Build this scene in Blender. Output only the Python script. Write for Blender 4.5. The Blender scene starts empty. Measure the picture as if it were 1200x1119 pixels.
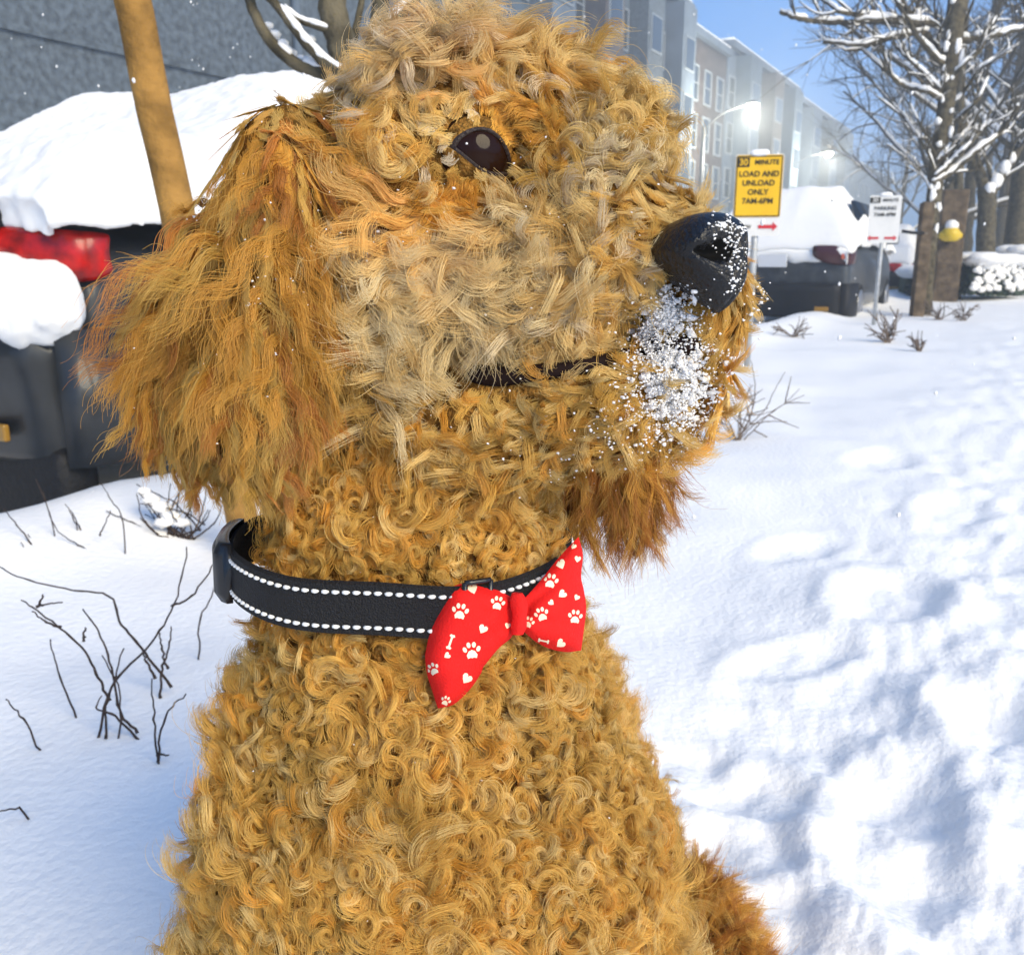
import bpy, bmesh, math, random
import numpy as np
from mathutils import Vector, Matrix, noise, geometry
from mathutils.bvhtree import BVHTree

# ------------------------------------------------------------------ camera, sky, sun, exposure
C = bpy.context.scene
PITCH = math.radians(13.9)
CAM = Vector((0, 0, 0.72))
FPX, CX, CY = 1050.0, 600.0, 559.5
cd = bpy.data.cameras.new('camera'); cam = bpy.data.objects.new('camera', cd)
C.collection.objects.link(cam); C.camera = cam
cam.location = CAM; cam.rotation_euler = (math.pi/2 - PITCH, 0, 0)
cd.sensor_fit = 'HORIZONTAL'; cd.sensor_width = 36; cd.lens = 36*FPX/1200
cd.clip_start = 0.02; cd.clip_end = 2000
cd.dof.use_dof = True; cd.dof.focus_distance = 0.50; cd.dof.aperture_fstop = 20

SUN_EL = math.radians(32)
SUN_DIR = Vector((0.62, -0.78, 0.0)).normalized()*math.cos(SUN_EL) + Vector((0, 0, math.sin(SUN_EL)))
w = bpy.data.worlds.new('World'); C.world = w; w.use_nodes = True
nt = w.node_tree
sky = nt.nodes.new('ShaderNodeTexSky'); sky.sky_type = 'NISHITA'; sky.sun_disc = False
sky.sun_elevation = SUN_EL; sky.sun_rotation = math.atan2(SUN_DIR.x, SUN_DIR.y)
sky.air_density = 1.0; sky.dust_density = 0.3; sky.ozone_density = 2.0
bg = nt.nodes['Background']; bg.inputs['Strength'].default_value = 0.15
stc = nt.nodes.new('ShaderNodeTexCoord'); sad = nt.nodes.new('ShaderNodeVectorMath'); sad.operation = 'ADD'; sad.inputs[1].default_value = (0, 0, 0.24)
smu = nt.nodes.new('ShaderNodeMix'); smu.data_type = 'RGBA'; smu.blend_type = 'MULTIPLY'; smu.inputs[0].default_value = 1.0; smu.inputs[7].default_value = (0.52, 0.84, 1.08, 1)
nt.links.new(stc.outputs['Generated'], sad.inputs[0]); nt.links.new(sad.outputs[0], sky.inputs['Vector'])
nt.links.new(sky.outputs[0], smu.inputs[6]); nt.links.new(smu.outputs[2], bg.inputs[0])
sl = bpy.data.lights.new('sun', 'SUN'); sl.energy = 2.5; sl.angle = math.radians(38); sl.color = (1.0, 0.85, 0.58)
so = bpy.data.objects.new('sun', sl); C.collection.objects.link(so)
so.rotation_euler = SUN_DIR.to_track_quat('Z', 'Y').to_euler()
C.view_settings.view_transform = 'Standard'; C.view_settings.look = 'None'
C.view_settings.gamma = 1.0; C.view_settings.exposure = 1.25
C.cycles.max_bounces = 6; C.cycles.transparent_max_bounces = 8

# ------------------------------------------------------------------ helpers
AX_R = Vector((1, 0, 0)); AX_F = Vector((0, math.cos(PITCH), -math.sin(PITCH))); AX_U = Vector((0, math.sin(PITCH), math.cos(PITCH)))
def W(px, py, d):
    """a point seen at that place of the photograph, d metres in front of the camera"""
    return CAM + AX_F*d + AX_R*(d*(px-CX)/FPX) + AX_U*(d*(CY-py)/FPX)
def project(P):
    P = np.asarray(P) - np.array(CAM)
    f = P @ np.array(AX_F)
    return CX + FPX*(P @ np.array(AX_R))/f, CY - FPX*(P @ np.array(AX_U))/f, f
TH = math.radians(29.0)                         # heading of the street
SU = Vector((math.sin(TH), math.cos(TH), 0)); SV = Vector((math.cos(TH), -math.sin(TH), 0))
def ST(a, l, z=0.0): return SU*a + SV*l + Vector((0, 0, z))
ST_ROT = -TH

def mat(name, color, rough=0.7, spec=0.3, metal=0.0, noise_scale=None, noise_amt=0.25, bump=0.0, bump_scale=60.0, emit=None, emit_s=0.0, color2=None, coat=0.0):
    m = bpy.data.materials.new(name); m.use_nodes = True
    t = m.node_tree; b = t.nodes['Principled BSDF']
    b.inputs['Base Color'].default_value = (*color, 1); b.inputs['Roughness'].default_value = rough
    b.inputs['Specular IOR Level'].default_value = spec; b.inputs['Metallic'].default_value = metal
    b.inputs['Coat Weight'].default_value = coat
    if emit: 
        b.inputs['Emission Color'].default_value = (*emit, 1); b.inputs['Emission Strength'].default_value = emit_s
    tc = t.nodes.new('ShaderNodeTexCoord')
    if noise_scale:
        n = t.nodes.new('ShaderNodeTexNoise'); n.inputs['Scale'].default_value = noise_scale; n.inputs['Detail'].default_value = 5
        t.links.new(tc.outputs['Object'], n.inputs['Vector'])
        r = t.nodes.new('ShaderNodeValToRGB')
        c2 = color2 or tuple(c*(1-noise_amt) for c in color); c1 = color if color2 else tuple(min(1, c*(1+noise_amt)) for c in color)
        r.color_ramp.elements[0].position = 0.35; r.color_ramp.elements[1].position = 0.65
        r.color_ramp.elements[0].color = (*c2, 1); r.color_ramp.elements[1].color = (*c1, 1)
        t.links.new(n.outputs['Fac'], r.inputs['Fac']); t.links.new(r.outputs['Color'], b.inputs['Base Color'])
    if bump:
        n2 = t.nodes.new('ShaderNodeTexNoise'); n2.inputs['Scale'].default_value = bump_scale; n2.inputs['Detail'].default_value = 4
        t.links.new(tc.outputs['Object'], n2.inputs['Vector'])
        bp = t.nodes.new('ShaderNodeBump'); bp.inputs['Strength'].default_value = bump; bp.inputs['Distance'].default_value = 0.02
        t.links.new(n2.outputs['Fac'], bp.inputs['Height']); t.links.new(bp.outputs['Normal'], b.inputs['Normal'])
    return m

M = {}
M['snow'] = mat('snow', (0.90, 0.885, 0.855), 0.65, 0.2, bump=0.22, bump_scale=70)
M['snow_soft'] = mat('soft snow', (0.90, 0.885, 0.855), 0.7, 0.15, bump=0.2, bump_scale=14)
M['snow_crumb'] = mat('snow crumbs', (0.88, 0.87, 0.86), 0.6, 0.3)
M['skin'] = mat('undercoat skin', (0.36, 0.18, 0.04), 0.95, 0.05, noise_scale=260, noise_amt=0.55, bump=0.8, bump_scale=500)
M['nose'] = mat('wet black nose leather', (0.005, 0.005, 0.006), 0.27, 0.38, bump=0.30, bump_scale=430)
M['nostril'] = mat('nostril hollow', (0.003, 0.003, 0.003), 0.8, 0.1)
M['eye'] = mat('dark brown eye', (0.016, 0.006, 0.003), 0.07, 0.14)
M['lid'] = mat('black brown eyelid', (0.022, 0.012, 0.009), 0.5, 0.4, bump=0.3, bump_scale=400)
M['lip'] = mat('dark lip', (0.016, 0.008, 0.007), 0.75, 0.12)
M['webbing'] = mat('black nylon webbing', (0.010, 0.010, 0.012), 0.65, 0.3, bump=0.5, bump_scale=900)
M['plastic'] = mat('black buckle plastic', (0.010, 0.011, 0.014), 0.25, 0.5)
M['thread'] = mat('reflective white thread', (0.82, 0.82, 0.80), 0.5, 0.4)
M['red_cloth'] = mat('red cotton', (0.72, 0.012, 0.010), 0.75, 0.2, noise_scale=70, noise_amt=0.10, bump=0.25, bump_scale=900)
M['cream_print'] = mat('cream print', (0.85, 0.74, 0.55), 0.75, 0.2)
M['bark'] = mat('grey brown bark', (0.10, 0.085, 0.055), 0.9, 0.1, noise_scale=18, noise_amt=0.45, bump=0.6, bump_scale=40)
M['twig'] = mat('dead brown twig', (0.045, 0.032, 0.026), 0.8, 0.2, noise_scale=80, noise_amt=0.3)
M['pale_twig'] = mat('pale dry twig', (0.16, 0.12, 0.09), 0.8, 0.2)
M['stake'] = mat('round yellow pine stake', (0.30, 0.16, 0.04), 0.8, 0.15, noise_scale=14, noise_amt=0.3, bump=0.4, bump_scale=60)
M['post'] = mat('weathered brown wood', (0.115, 0.085, 0.055), 0.9, 0.1, noise_scale=9, noise_amt=0.4, bump=0.4, bump_scale=30)

def setp(o, label=None, cat=None, group=None, kind=None):
    if label: o['label'] = label
    if cat: o['category'] = cat
    if group: o['group'] = group
    if kind: o['kind'] = kind
    return o
def link(o, parent=None):
    C.collection.objects.link(o)
    if parent: o.parent = parent; o.matrix_parent_inverse = parent.matrix_basis.inverted()
    return o
def empty(name, loc, rz=0.0, **k):
    o = bpy.data.objects.new(name, None); o.empty_display_size = 0.1
    o.location = loc; o.rotation_euler = (0, 0, rz)
    return setp(link(o), **k)

class MB:
    def __init__(s): s.v = []; s.f = []; s.mi = []
    def add(s, vs, fs, mi=0):
        b = len(s.v); s.v.extend([tuple(p) for p in vs]); s.f.extend([tuple(i+b for i in f) for f in fs]); s.mi.extend([mi]*len(fs))
    def box(s, c, size, rot=None, mi=0):
        hx, hy, hz = size[0]/2, size[1]/2, size[2]/2
        vs = [Vector((x, y, z)) for x in (-hx, hx) for y in (-hy, hy) for z in (-hz, hz)]
        if rot is not None: vs = [rot @ p for p in vs]
        vs = [p + Vector(c) for p in vs]
        s.add(vs, [(0,1,3,2),(4,6,7,5),(0,4,5,1),(2,3,7,6),(0,2,6,4),(1,5,7,3)], mi)
    def tube(s, pts, rad, sides=6, cap=True, mi=0, flat=1.0):
        pts = [Vector(p) for p in pts]; n = len(pts)
        if not hasattr(rad, '__len__'): rad = [rad]*n
        vs = []; ref = None
        for i in range(n):
            d = (pts[min(i+1, n-1)] - pts[max(i-1, 0)])
            d = d.normalized() if d.length > 1e-9 else Vector((0, 0, 1))
            if ref is None: ref = Vector((0, 0, 1)) if abs(d.z) < 0.9 else Vector((1, 0, 0))
            a = (ref - d*ref.dot(d)); a = a.normalized() if a.length > 1e-6 else d.orthogonal().normalized()
            ref = a; b = d.cross(a)
            for k in range(sides):
                t = 2*math.pi*k/sides
                vs.append(pts[i] + a*(math.cos(t)*rad[i]*flat) + b*(math.sin(t)*rad[i]))
        fs = [(i*sides+k, i*sides+(k+1) % sides, (i+1)*sides+(k+1) % sides, (i+1)*sides+k) for i in range(n-1) for k in range(sides)]
        if cap: fs += [tuple(range(sides-1, -1, -1)), tuple((n-1)*sides+k for k in range(sides))]
        s.add(vs, fs, mi)
    def sphere(s, c, r, seg=10, rings=6, jitter=0.0, rng=None, mi=0):
        c = Vector(c); r = Vector(r) if hasattr(r, '__len__') else Vector((r, r, r))
        vs = [c + Vector((0, 0, r.z))]
        for i in range(1, rings):
            for j in range(seg):
                p, t = math.pi*i/rings, 2*math.pi*j/seg
                k = 1 + (rng.uniform(-jitter, jitter) if jitter else 0)
                vs.append(c + Vector((r.x*math.sin(p)*math.cos(t)*k, r.y*math.sin(p)*math.sin(t)*k, r.z*math.cos(p)*k)))
        vs.append(c - Vector((0, 0, r.z)))
        fs = [(0, 1+j, 1+(j+1) % seg) for j in range(seg)]
        for i in range(rings-2):
            fs += [(1+i*seg+j, 1+(i+1)*seg+j, 1+(i+1)*seg+(j+1) % seg, 1+i*seg+(j+1) % seg) for j in range(seg)]
        l = len(vs)-1; o = 1+(rings-2)*seg
        fs += [(l, o+(j+1) % seg, o+j) for j in range(seg)]
        s.add(vs, fs, mi)
    def build(s, name, mats, parent=None, smooth=True, subsurf=0, local=False, bevel=0.0):
        me = bpy.data.meshes.new(name)
        vs = s.v
        if parent is not None and not local:
            inv = parent.matrix_basis.inverted(); vs = [tuple(inv @ Vector(p)) for p in vs]
        me.from_pydata(vs, [], s.f)
        for m in (mats if isinstance(mats, (list, tuple)) else [mats]): me.materials.append(m)
        me.polygons.foreach_set('material_index', s.mi)
        me.polygons.foreach_set('use_smooth', [smooth]*len(me.polygons)); me.update()
        o = bpy.data.objects.new(name, me); C.collection.objects.link(o)
        if parent is not None: o.parent = parent
        if bevel:
            b = o.modifiers.new('bevel', 'BEVEL'); b.width = bevel; b.segments = 2
        if subsurf:
            ss = o.modifiers.new('subsurf', 'SUBSURF'); ss.levels = subsurf; ss.render_levels = subsurf
        return o

def spline(pts, n=24):
    """smooth polyline through points (Catmull-Rom)"""
    P = [np.array(p, float) for p in pts]; P = [2*P[0]-P[1]] + P + [2*P[-1]-P[-2]]
    out = []; m = len(P)-3
    for k in range(n):
        t = k/(n-1)*m; i = min(int(t), m-1); t -= i
        a, b, c, d = P[i:i+4]
        out.append(0.5*((2*b) + (c-a)*t + (2*a-5*b+4*c-d)*t*t + (3*b-a-3*c+d)*t**3))
    return out

exec_sections = True
# ------------------------------------------------------------------ snow ground
rng = random.Random(4)
FOOT = []
for k in range(95):
    a = rng.uniform(0.7, 9.5); l = rng.uniform(-0.1, 2.0) + 0.06*a
    FOOT.append((a, l, rng.uniform(0.04, 0.09), rng.uniform(0.11, 0.2), rng.uniform(0.02, 0.065), rng.uniform(-0.5, 0.5)))
def foot_at(px, py, rx, ry, dep, ang):
    g = CAM - W(px, py, 1.0); t = CAM.z/g.z; p = CAM - g*t
    FOOT.append((p.dot(SU), p.dot(SV), rx, ry, dep, ang))
for q in [(1045,700,.10,.16,.085,.1),(935,760,.06,.14,.06,.6),(1180,850,.09,.14,.08,-.3),(890,920,.07,.10,.07,1.2),(1050,960,.08,.17,.09,.0),
          (870,985,.06,.09,.06,.9),(1150,1060,.10,.13,.09,.4),(1035,540,.1,.2,.06,.2),(940,640,.07,.15,.05,.4),(1120,600,.09,.2,.06,.1),(800,880,.05,.08,.04,.7)]:
    foot_at(*q)
FOOT = np.array(FOOT); FOOT[:, 4] *= .30
def nz(x, y, s, seed):
    return np.array([noise.noise(Vector((a*s+seed, b*s-seed*1.7, seed*0.37))) for a, b in zip(x, y)])
def sm(a, b, x):
    t = np.clip((x-a)/(b-a), 0, 1); return t*t*(3-2*t)
def ground(x, y, detail=True):
    a = SU.x*x + SU.y*y; l = SV.x*x + SV.y*y; r = np.hypot(x, y)
    h = -0.22*sm(-2.22, -2.6, l) + 0.085*np.exp(-((l+2.08)/0.30)**2)
    h = h + 0.22*sm(-10.6, -11.2, l) + 0.25*sm(3.0, 9.0, l)
    if detail:
        near = np.exp(-r/14.0)
        path = sm(-0.7, 0.1, l)*sm(3.0, 2.0, l)
        h = h + near*(0.05*nz(x, y, 1.3, 3.1) + 0.018*nz(x, y, 3.4, 8.7))
        h = h + near*path*(0.019*nz(x, y, 5.2, 1.9) + 0.021*nz(x, y, 10.0, 5.5) + 0.013*nz(x, y, 24.0, 2.2) + 0.009*np.abs(nz(x, y, 55.0, 4.2))) + near*0.0015*nz(x, y, 22.0, 7.7)
        for fa, fl, rx, ry, dep, ang in FOOT:
            m = (np.abs(a-fa) < 0.7) & (np.abs(l-fl) < 0.7)
            if not m.any(): continue
            da, dl = a[m]-fa, l[m]-fl
            u = da*math.cos(ang)+dl*math.sin(ang); v = -da*math.sin(ang)+dl*math.cos(ang)
            q = np.sqrt((u/ry)**2+(v/rx)**2)
            h[m] += -dep*(1-sm(0.55, 1.15, q)) + 0.3*dep*np.exp(-((q-1.35)/0.25)**2)
    return h
def gz(x, y): return float(ground(np.array([x]), np.array([y]))[0])
def build_ground():
    rs = [0.06]; 
    while rs[-1] < 200: rs.append(rs[-1]*1.016 + 0.001)
    rs = np.array(rs)
    front = np.radians(np.arange(-52, 52.01, 0.28)); back = np.radians(np.linspace(52, 308, 60)[1:-1])
    th = np.concatenate([front, back]); n = len(th)
    X = (rs[:, None]*np.sin(th)[None]).ravel(); Y = (rs[:, None]*np.cos(th)[None]).ravel()
    Z = ground(X, Y)
    vs = np.stack([X, Y, Z], 1)
    i = np.arange(len(rs)-1)[:, None]*n; j = np.arange(n)[None]; j2 = (j+1) % n
    f = np.stack([i+j, i+n+j, i+n+j2, i+j2], -1).reshape(-1, 4)
    me = bpy.data.meshes.new('snow_ground')
    c = len(vs); vs = np.vstack([vs, [[0, 0, gz(0, 0)]]])
    me.from_pydata(vs.tolist(), [], f.tolist() + [(c, int(k), int((k+1) % n)) for k in range(n)])
    me.polygons.foreach_set('use_smooth', [True]*len(me.polygons)); me.materials.append(M['snow'])
    me.update()
    o = bpy.data.objects.new('snow_ground', me); C.collection.objects.link(o)
    setp(o, 'trampled fresh snow with footprints covering the ground', kind='structure')
build_ground()

# ================================================================== THE DOG
D0 = 0.52
dog = empty('dog', (-0.04, 0.62, gz(-0.04, 0.62)), label='curly golden doodle dog sitting in the snow and looking up to the right', cat='dog')
# ---- body: ellipsoids melted into one skin.  (px, py, dz m, rx, ry, rz px, rot deg, region)
PR = [
 (545,222,.000,178,148,165,  0,'crown'), (622,162,-.010,95,78,112,0,'crown'), (445,172,.012,88,66,100,20,'crown'),
 (714,176,-.030,57,54,78,  0,'brow'), (600,165,-.062,58,44,52,0,'eyearea'),
 (470,330,-.030,100,150,110,0,'cheek'), (545,250,-.052,90,70,60,0,'eyearea'),
 (610,335,-.032,150,103,112,-6,'muzzle'), (735,305,-.042,112,82,90,0,'muzzle'), (695,246,-.046,88,42,60,18,'bridge'),
 (816,352,-.052,60,70,58,0,'snout'), (815,305,-.052,40,44,46,0,'snout'),
 (690,468,-.038,132,68,78,-6,'jaw'), (800,442,-.048,54,55,50,0,'jaw'), (585,495,-.022,135,78,90,8,'jaw'),
 (326,330,-.076,50,180,30,-2,'ear'), (314,450,-.078,60,110,34,0,'ear'), (240,370,-.020,58,165,28,-18,'ear'), (258,470,-.030,60,90,26,-20,'ear'), (335,190,-.040,58,66,58,-30,'ear'),
 (728,545,.075,42,62,26,0,'farear'), (688,550,.080,36,62,30,0,'farear'),
 (480,560,.040,150,120,135,0,'neck'), (485,640,.026,158,110,140,0,'neck'), (490,720,.034,178,110,150,0,'neck'),
 (495,850,.052,208,190,180,0,'chest'), (506,1000,.050,252,230,215,0,'chest'), (511,1130,.070,272,200,240,0,'chest'),
]
WB = [  # parts lower down, in world metres: centre, radii, region
 ((-0.04,.74,.24),(.15,.20,.20),'body'), ((-0.055,.63,.35),(.125,.17,.17),'body'), ((-0.165,.77,.13),(.075,.17,.13),'body'), ((0.085,.77,.13),(.075,.17,.13),'body'),
 ((-0.125,.49,.15),(.052,.058,.17),'body'), ((0.045,.49,.15),(.052,.058,.17),'body'), ((-0.125,.455,.03),(.048,.07,.035),'body'), ((0.045,.455,.03),(.048,.07,.035),'body'),
 ((-0.18,.62,.03),(.045,.09,.035),'body'), ((0.10,.62,.03),(.045,.09,.035),'body'),
]
ELL = []
def add_ell(c, rad, R, reg): ELL.append((np.array(c), np.array(rad), np.array(R), reg))
for px, py, dz, rx, ry, rz, rot, reg in PR:
    d = D0+dz; k = d/FPX; a = math.radians(rot)
    ax = AX_R*math.cos(a)+AX_U*math.sin(a); ay = -AX_R*math.sin(a)+AX_U*math.cos(a)
    add_ell(W(px, py, d), (rx*k, ry*k, rz*k), [list(ax), list(ay), list(AX_F)], reg)
for c, r, reg in WB: add_ell(c, r, np.eye(3), reg)
# tail, curled round to the dog's left side
for t in np.linspace(0, 1, 7):
    p = Vector((0.06, .90, .13)).lerp(W(838, 1140, .72), t) + Vector((0.05*math.sin(t*3.1), 0, -0.03*math.sin(t*3.1)))
    add_ell(p, (.028, .028, .032), np.eye(3), 'tail')
def icos():
    bm = bmesh.new(); bmesh.ops.create_icosphere(bm, subdivisions=4, radius=1.0)
    bm.verts.ensure_lookup_table()
    v = np.array([x.co for x in bm.verts]); f = [[q.index for q in x.verts] for x in bm.faces]; bm.free(); return v, f
iv, iff = icos()
mb = MB()
for c, r, R, reg in ELL: mb.add((c + (iv*r) @ R).tolist(), iff)
tmp = mb.build('tmp', M['skin'])
md = tmp.modifiers.new('r', 'REMESH'); md.mode = 'VOXEL'; md.voxel_size = 0.0045
md = tmp.modifiers.new('s', 'SMOOTH'); md.factor = 0.5; md.iterations = 6
dg = bpy.context.evaluated_depsgraph_get()
me = bpy.data.meshes.new_from_object(tmp.evaluated_get(dg)); me.name = 'dog_body'
bpy.data.objects.remove(tmp)
NV = len(me.vertices); BV = np.empty(NV*3); me.vertices.foreach_get('co', BV); BV = BV.reshape(-1, 3)
me.calc_loop_triangles(); NT = len(me.loop_triangles); BT = np.empty(NT*3, int); me.loop_triangles.foreach_get('vertices', BT); BT = BT.reshape(-1, 3)
BN = np.empty(NV*3); me.vertex_normals.foreach_get('vector', BN); BN = BN.reshape(-1, 3)
bvh = BVHTree.FromPolygons(BV.tolist(), BT.tolist())
inv = dog.matrix_basis.inverted(); me.transform(inv)
me.materials.clear(); me.materials.append(M['skin']); me.polygons.foreach_set('use_smooth', [True]*len(me.polygons)); me.update()
ob = bpy.data.objects.new('body', me); C.collection.objects.link(ob); ob.parent = dog
def hit(px, py):
    d = (W(px, py, 1)-CAM).normalized(); p, n, i, dist = bvh.ray_cast(CAM, d)
    return (p, n) if p else (None, None)
def region_of(P):
    best = np.full(len(P), 1e9); reg = np.zeros(len(P), int); names = []
    for c, r, R, rg in ELL:
        if rg not in names: names.append(rg)
        q = np.linalg.norm(((P-c) @ R.T)/r, axis=1)
        m = q < best; best[m] = q[m]; reg[m] = names.index(rg)
    return reg, names

# ---- eye
def unit_(v): return v/np.maximum(np.linalg.norm(v, axis=-1, keepdims=True), 1e-9)
ep, en = hit(566, 178)
vd = (CAM-ep).normalized()
en2 = (vd*0.8 + AX_R*0.32 + AX_U*0.12).normalized()
ER = 0.0205
ec = ep - en2*ER*0.72
def wrap_socket():
    o2 = np.array(en2); q = BV - np.array(ec); hgt = q @ o2; lat = np.linalg.norm(q - hgt[:, None]*o2, axis=1)
    tgt = np.sqrt(np.maximum(ER**2-lat**2, 0)) - .0016; tgt = np.where(lat > .0185, math.sqrt(ER**2-.0185**2)-.0016 - (lat-.0185)*.6, tgt)
    wgt = np.clip((.034-lat)/(.034-.019), 0, 1); wgt = wgt*wgt*(3-2*wgt)*(hgt > -.02)
    return BV + o2*((tgt-hgt)*wgt)[:, None]
BV = wrap_socket()
bvh = BVHTree.FromPolygons(BV.tolist(), BT.tolist())
_i = np.array(inv); ob.data.vertices.foreach_set('co', (BV @ _i[:3, :3].T + _i[:3, 3]).ravel()); ob.data.update()
tri_n = unit_(np.cross(BV[BT[:, 1]]-BV[BT[:, 0]], BV[BT[:, 2]]-BV[BT[:, 0]])); BN = np.zeros_like(BV)
for k_ in range(3): np.add.at(BN, BT[:, k_], tri_n)
BN = unit_(BN)
m_ = MB(); m_.sphere(ec, ER, 40, 24); eye = m_.build('eye', M['eye'], dog)
# almond eyelids: a ring following the opening, pushed out from the ball
lid = MB()
oxx = (AX_R - en2*AX_R.dot(en2)).normalized(); oyy = en2.cross(oxx)*(-1)
if oyy.dot(AX_U) < 0: oyy = -oyy
alm = [(-35,3),(-28,13),(-13,21),(4,21),(18,12),(29,-2),(37,-15),(40,-21),(28,-22),(12,-24),(-6,-20),(-22,-9)]
def onball(x, y, extra):
    q = ec + oxx*x + oyy*y; rr = math.sqrt(max(ER*ER - x*x - y*y, (0.35*ER)**2)); return ec + oxx*x + oyy*y + en2*(rr+extra)
kpx = ep.y/FPX*1.0
ring = spline(alm + [alm[0]], 48)
rows = []
for sc, ex in ((0.90, -0.0002), (0.96, 0.0012), (1.03, 0.0016), (1.10, 0.0013)):
    rows.append([onball(p[0]*kpx*sc, p[1]*kpx*sc, ex) for p in ring])
for t_, ex in ((.35, .0014), (.7, .0010), (1.0, -.0035)):
    row = []
    for p in ring:
        a_ = math.atan2(p[1], p[0]); x_, y_ = p[0]*kpx*1.10, p[1]*kpx*1.10
        row.append(onball(x_+(.0198*math.cos(a_)-x_)*t_, y_+(.0198*math.sin(a_)-y_)*t_, ex))
    rows.append(row)
vs = [p for r in rows for p in r]; n = len(ring)
lid.add(vs, [(i*n+j, i*n+j+1, (i+1)*n+j+1, (i+1)*n+j) for i in range(len(rows)-1) for j in range(n-1)])
lid.mi = [0 if i < 3*(n-1) else 1 for i in range(len(lid.f))]
lid.build('eyelid', [M['lid'], M['skin']], dog)

# the other eye, on the far side of the head
_o = W(600, 178, .95); fp, fn, _a, _b = bvh.ray_cast(_o, (CAM-_o).normalized())
FE = fp - fn*.012
m_ = MB(); m_.sphere(FE, .0170, 32, 20); m_.build('eye', M['eye'], dog)
m_ = MB(); _x = fn.orthogonal().normalized(); _y = fn.cross(_x)
m_.tube([FE + fn*.0115 + _x*(.0128*math.cos(2*math.pi*k/24)) + _y*(.0128*math.sin(2*math.pi*k/24)) for k in range(25)], .0016, 6); m_.build('eyelid', M['lid'], dog)

# ---- nose leather: one shaped surface with a comma nostril pressed in
nd = .432
nc = W(828, 300, nd); kn = nd/FPX
nfwd = (AX_R*0.72 - AX_F*0.60 + AX_U*0.12).normalized()
nright = nfwd.cross(AX_U).normalized(); nup = nright.cross(nfwd).normalized()     # nright: dog's nose, towards far side
bm = bmesh.new(); bmesh.ops.create_icosphere(bm, subdivisions=6, radius=1.0)
NC = [np.array(v.co) for v in bm.verts]
def nose_shape(v):
    x, y, z = v            # x across, y forward, z up
    sx, sy, sz = 58, 54, 60
    top = max(0, z); low = max(0, -z)
    X = x*sx*(1 - 0.42*low**1.2); Y = y*sy*(1 - 0.1*low)*(1+(.45*top+.15 if y < 0 else 0)) - 4*top; Z = z*sz*(1 + 0.16*low)*(1-.22*top**2)*(1-(.50*max(0, -y+.1) if z < 0 else 0))
    Z += -5*abs(x)**2*top
    # wings bulge
    X += 5*math.copysign(1, x)*math.exp(-((abs(x)-.8)**2+(z-.0)**2)/0.12)
    dark = 0
    for sgn in (-1, 1):
        for (ax_, az_, s_, dp) in ((.45, -.10, .19, 20), (.62, -.17, .12, 10), (.76, -.17, .08, 9), (.88, -.13, .06, 7)):
            g = math.exp(-((x-sgn*ax_)**2+(z-az_)**2)/(2*s_*s_))*(1 if y > 0 else 0)
            X -= sgn*dp*g*0.25; Y -= dp*g
            dark = max(dark, g)
    # philtrum groove
    if y > 0: Y -= 5*math.exp(-(x/.07)**2)*(1 if z < 0.15 else math.exp(-((z-.15)/.2)**2))
    return X, Y, Z, dark
dk = []
for v in bm.verts:
    X, Y, Z, d_ = nose_shape(v.co)
    v.co = nc + nright*(X*kn) + nfwd*(Y*kn) + nup*(Z*kn); dk.append(d_)
me = bpy.data.meshes.new('nose'); 
bm.verts.index_update()
for f in bm.faces:
    f.smooth = True; f.material_index = 1 if sum(dk[v.index] for v in f.verts)/3 > 0.60 else 0
bm.transform(inv); bm.to_mesh(me); NOSE = BVHTree.FromBMesh(bm); bm.free()
me.materials.append(M['nose']); me.materials.append(M['nostril'])
o = bpy.data.objects.new('nose', me); C.collection.objects.link(o); o.parent = dog
# lip below the nose
# ---- mouth line
mouth_px = spline([(548,438),(575,442),(610,440),(650,436),(700,428),(735,418),(765,404),(792,400),(812,410),(822,424)], 40)
lip = MB(); pts = []; rad = []
for i, (x, y) in enumerate(mouth_px):
    p, n = hit(x, y)
    if p is None: continue
    pts.append(p + n*0.0012); t = i/39
    rad.append((0.0042 + 0.0030*math.exp(-((t-.82)/.12)**2) + 0.002*math.exp(-((t-.12)/.12)**2))*min(1, 6*(1.03-t)))
lip.tube(pts, rad, 8); lip.build('lips', M['lip'], dog)
MOUTH = np.array([tuple(p) for p in pts]); MR = np.array(rad)

# ---- collar geometry first (hair keeps clear of it)
COLC = W(472, 652, .555); kc = .555/FPX
colN = (AX_U*math.cos(math.radians(12)) - AX_F*math.sin(math.radians(12)) + AX_R*0.03).normalized()
colX = (AX_R - colN*AX_R.dot(colN)).normalized(); colY = colN.cross(colX)     # colY points away from the camera
if colY.dot(AX_F) < 0: colY = -colY
CA, CB, CW = 179*kc, 172*kc, 0.0290
def col_pt(ang, h, out=0.0):
    return COLC + colX*((CA+out)*math.cos(ang)) + colY*((CB+out)*math.sin(ang)) + colN*h

# ------------------------------------------------------------------ coat
hair_m = bpy.data.materials.new('curly golden hair'); hair_m.use_nodes = True
t = hair_m.node_tree; b = t.nodes['Principled BSDF']
at = t.nodes.new('ShaderNodeAttribute'); at.attribute_name = 'hair_color'
t.links.new(at.outputs['Color'], b.inputs['Base Color'])
b.inputs['Roughness'].default_value = 0.38; b.inputs['Specular IOR Level'].default_value = 0.38
tr = t.nodes.new('ShaderNodeBsdfTranslucent'); t.links.new(at.outputs['Color'], tr.inputs['Color'])
mx = t.nodes.new('ShaderNodeMixShader'); mx.inputs[0].default_value = 0.20
t.links.new(b.outputs[0], mx.inputs[1]); t.links.new(tr.outputs[0], mx.inputs[2]); t.links.new(mx.outputs[0], t.nodes['Material Output'].inputs[0])

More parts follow.
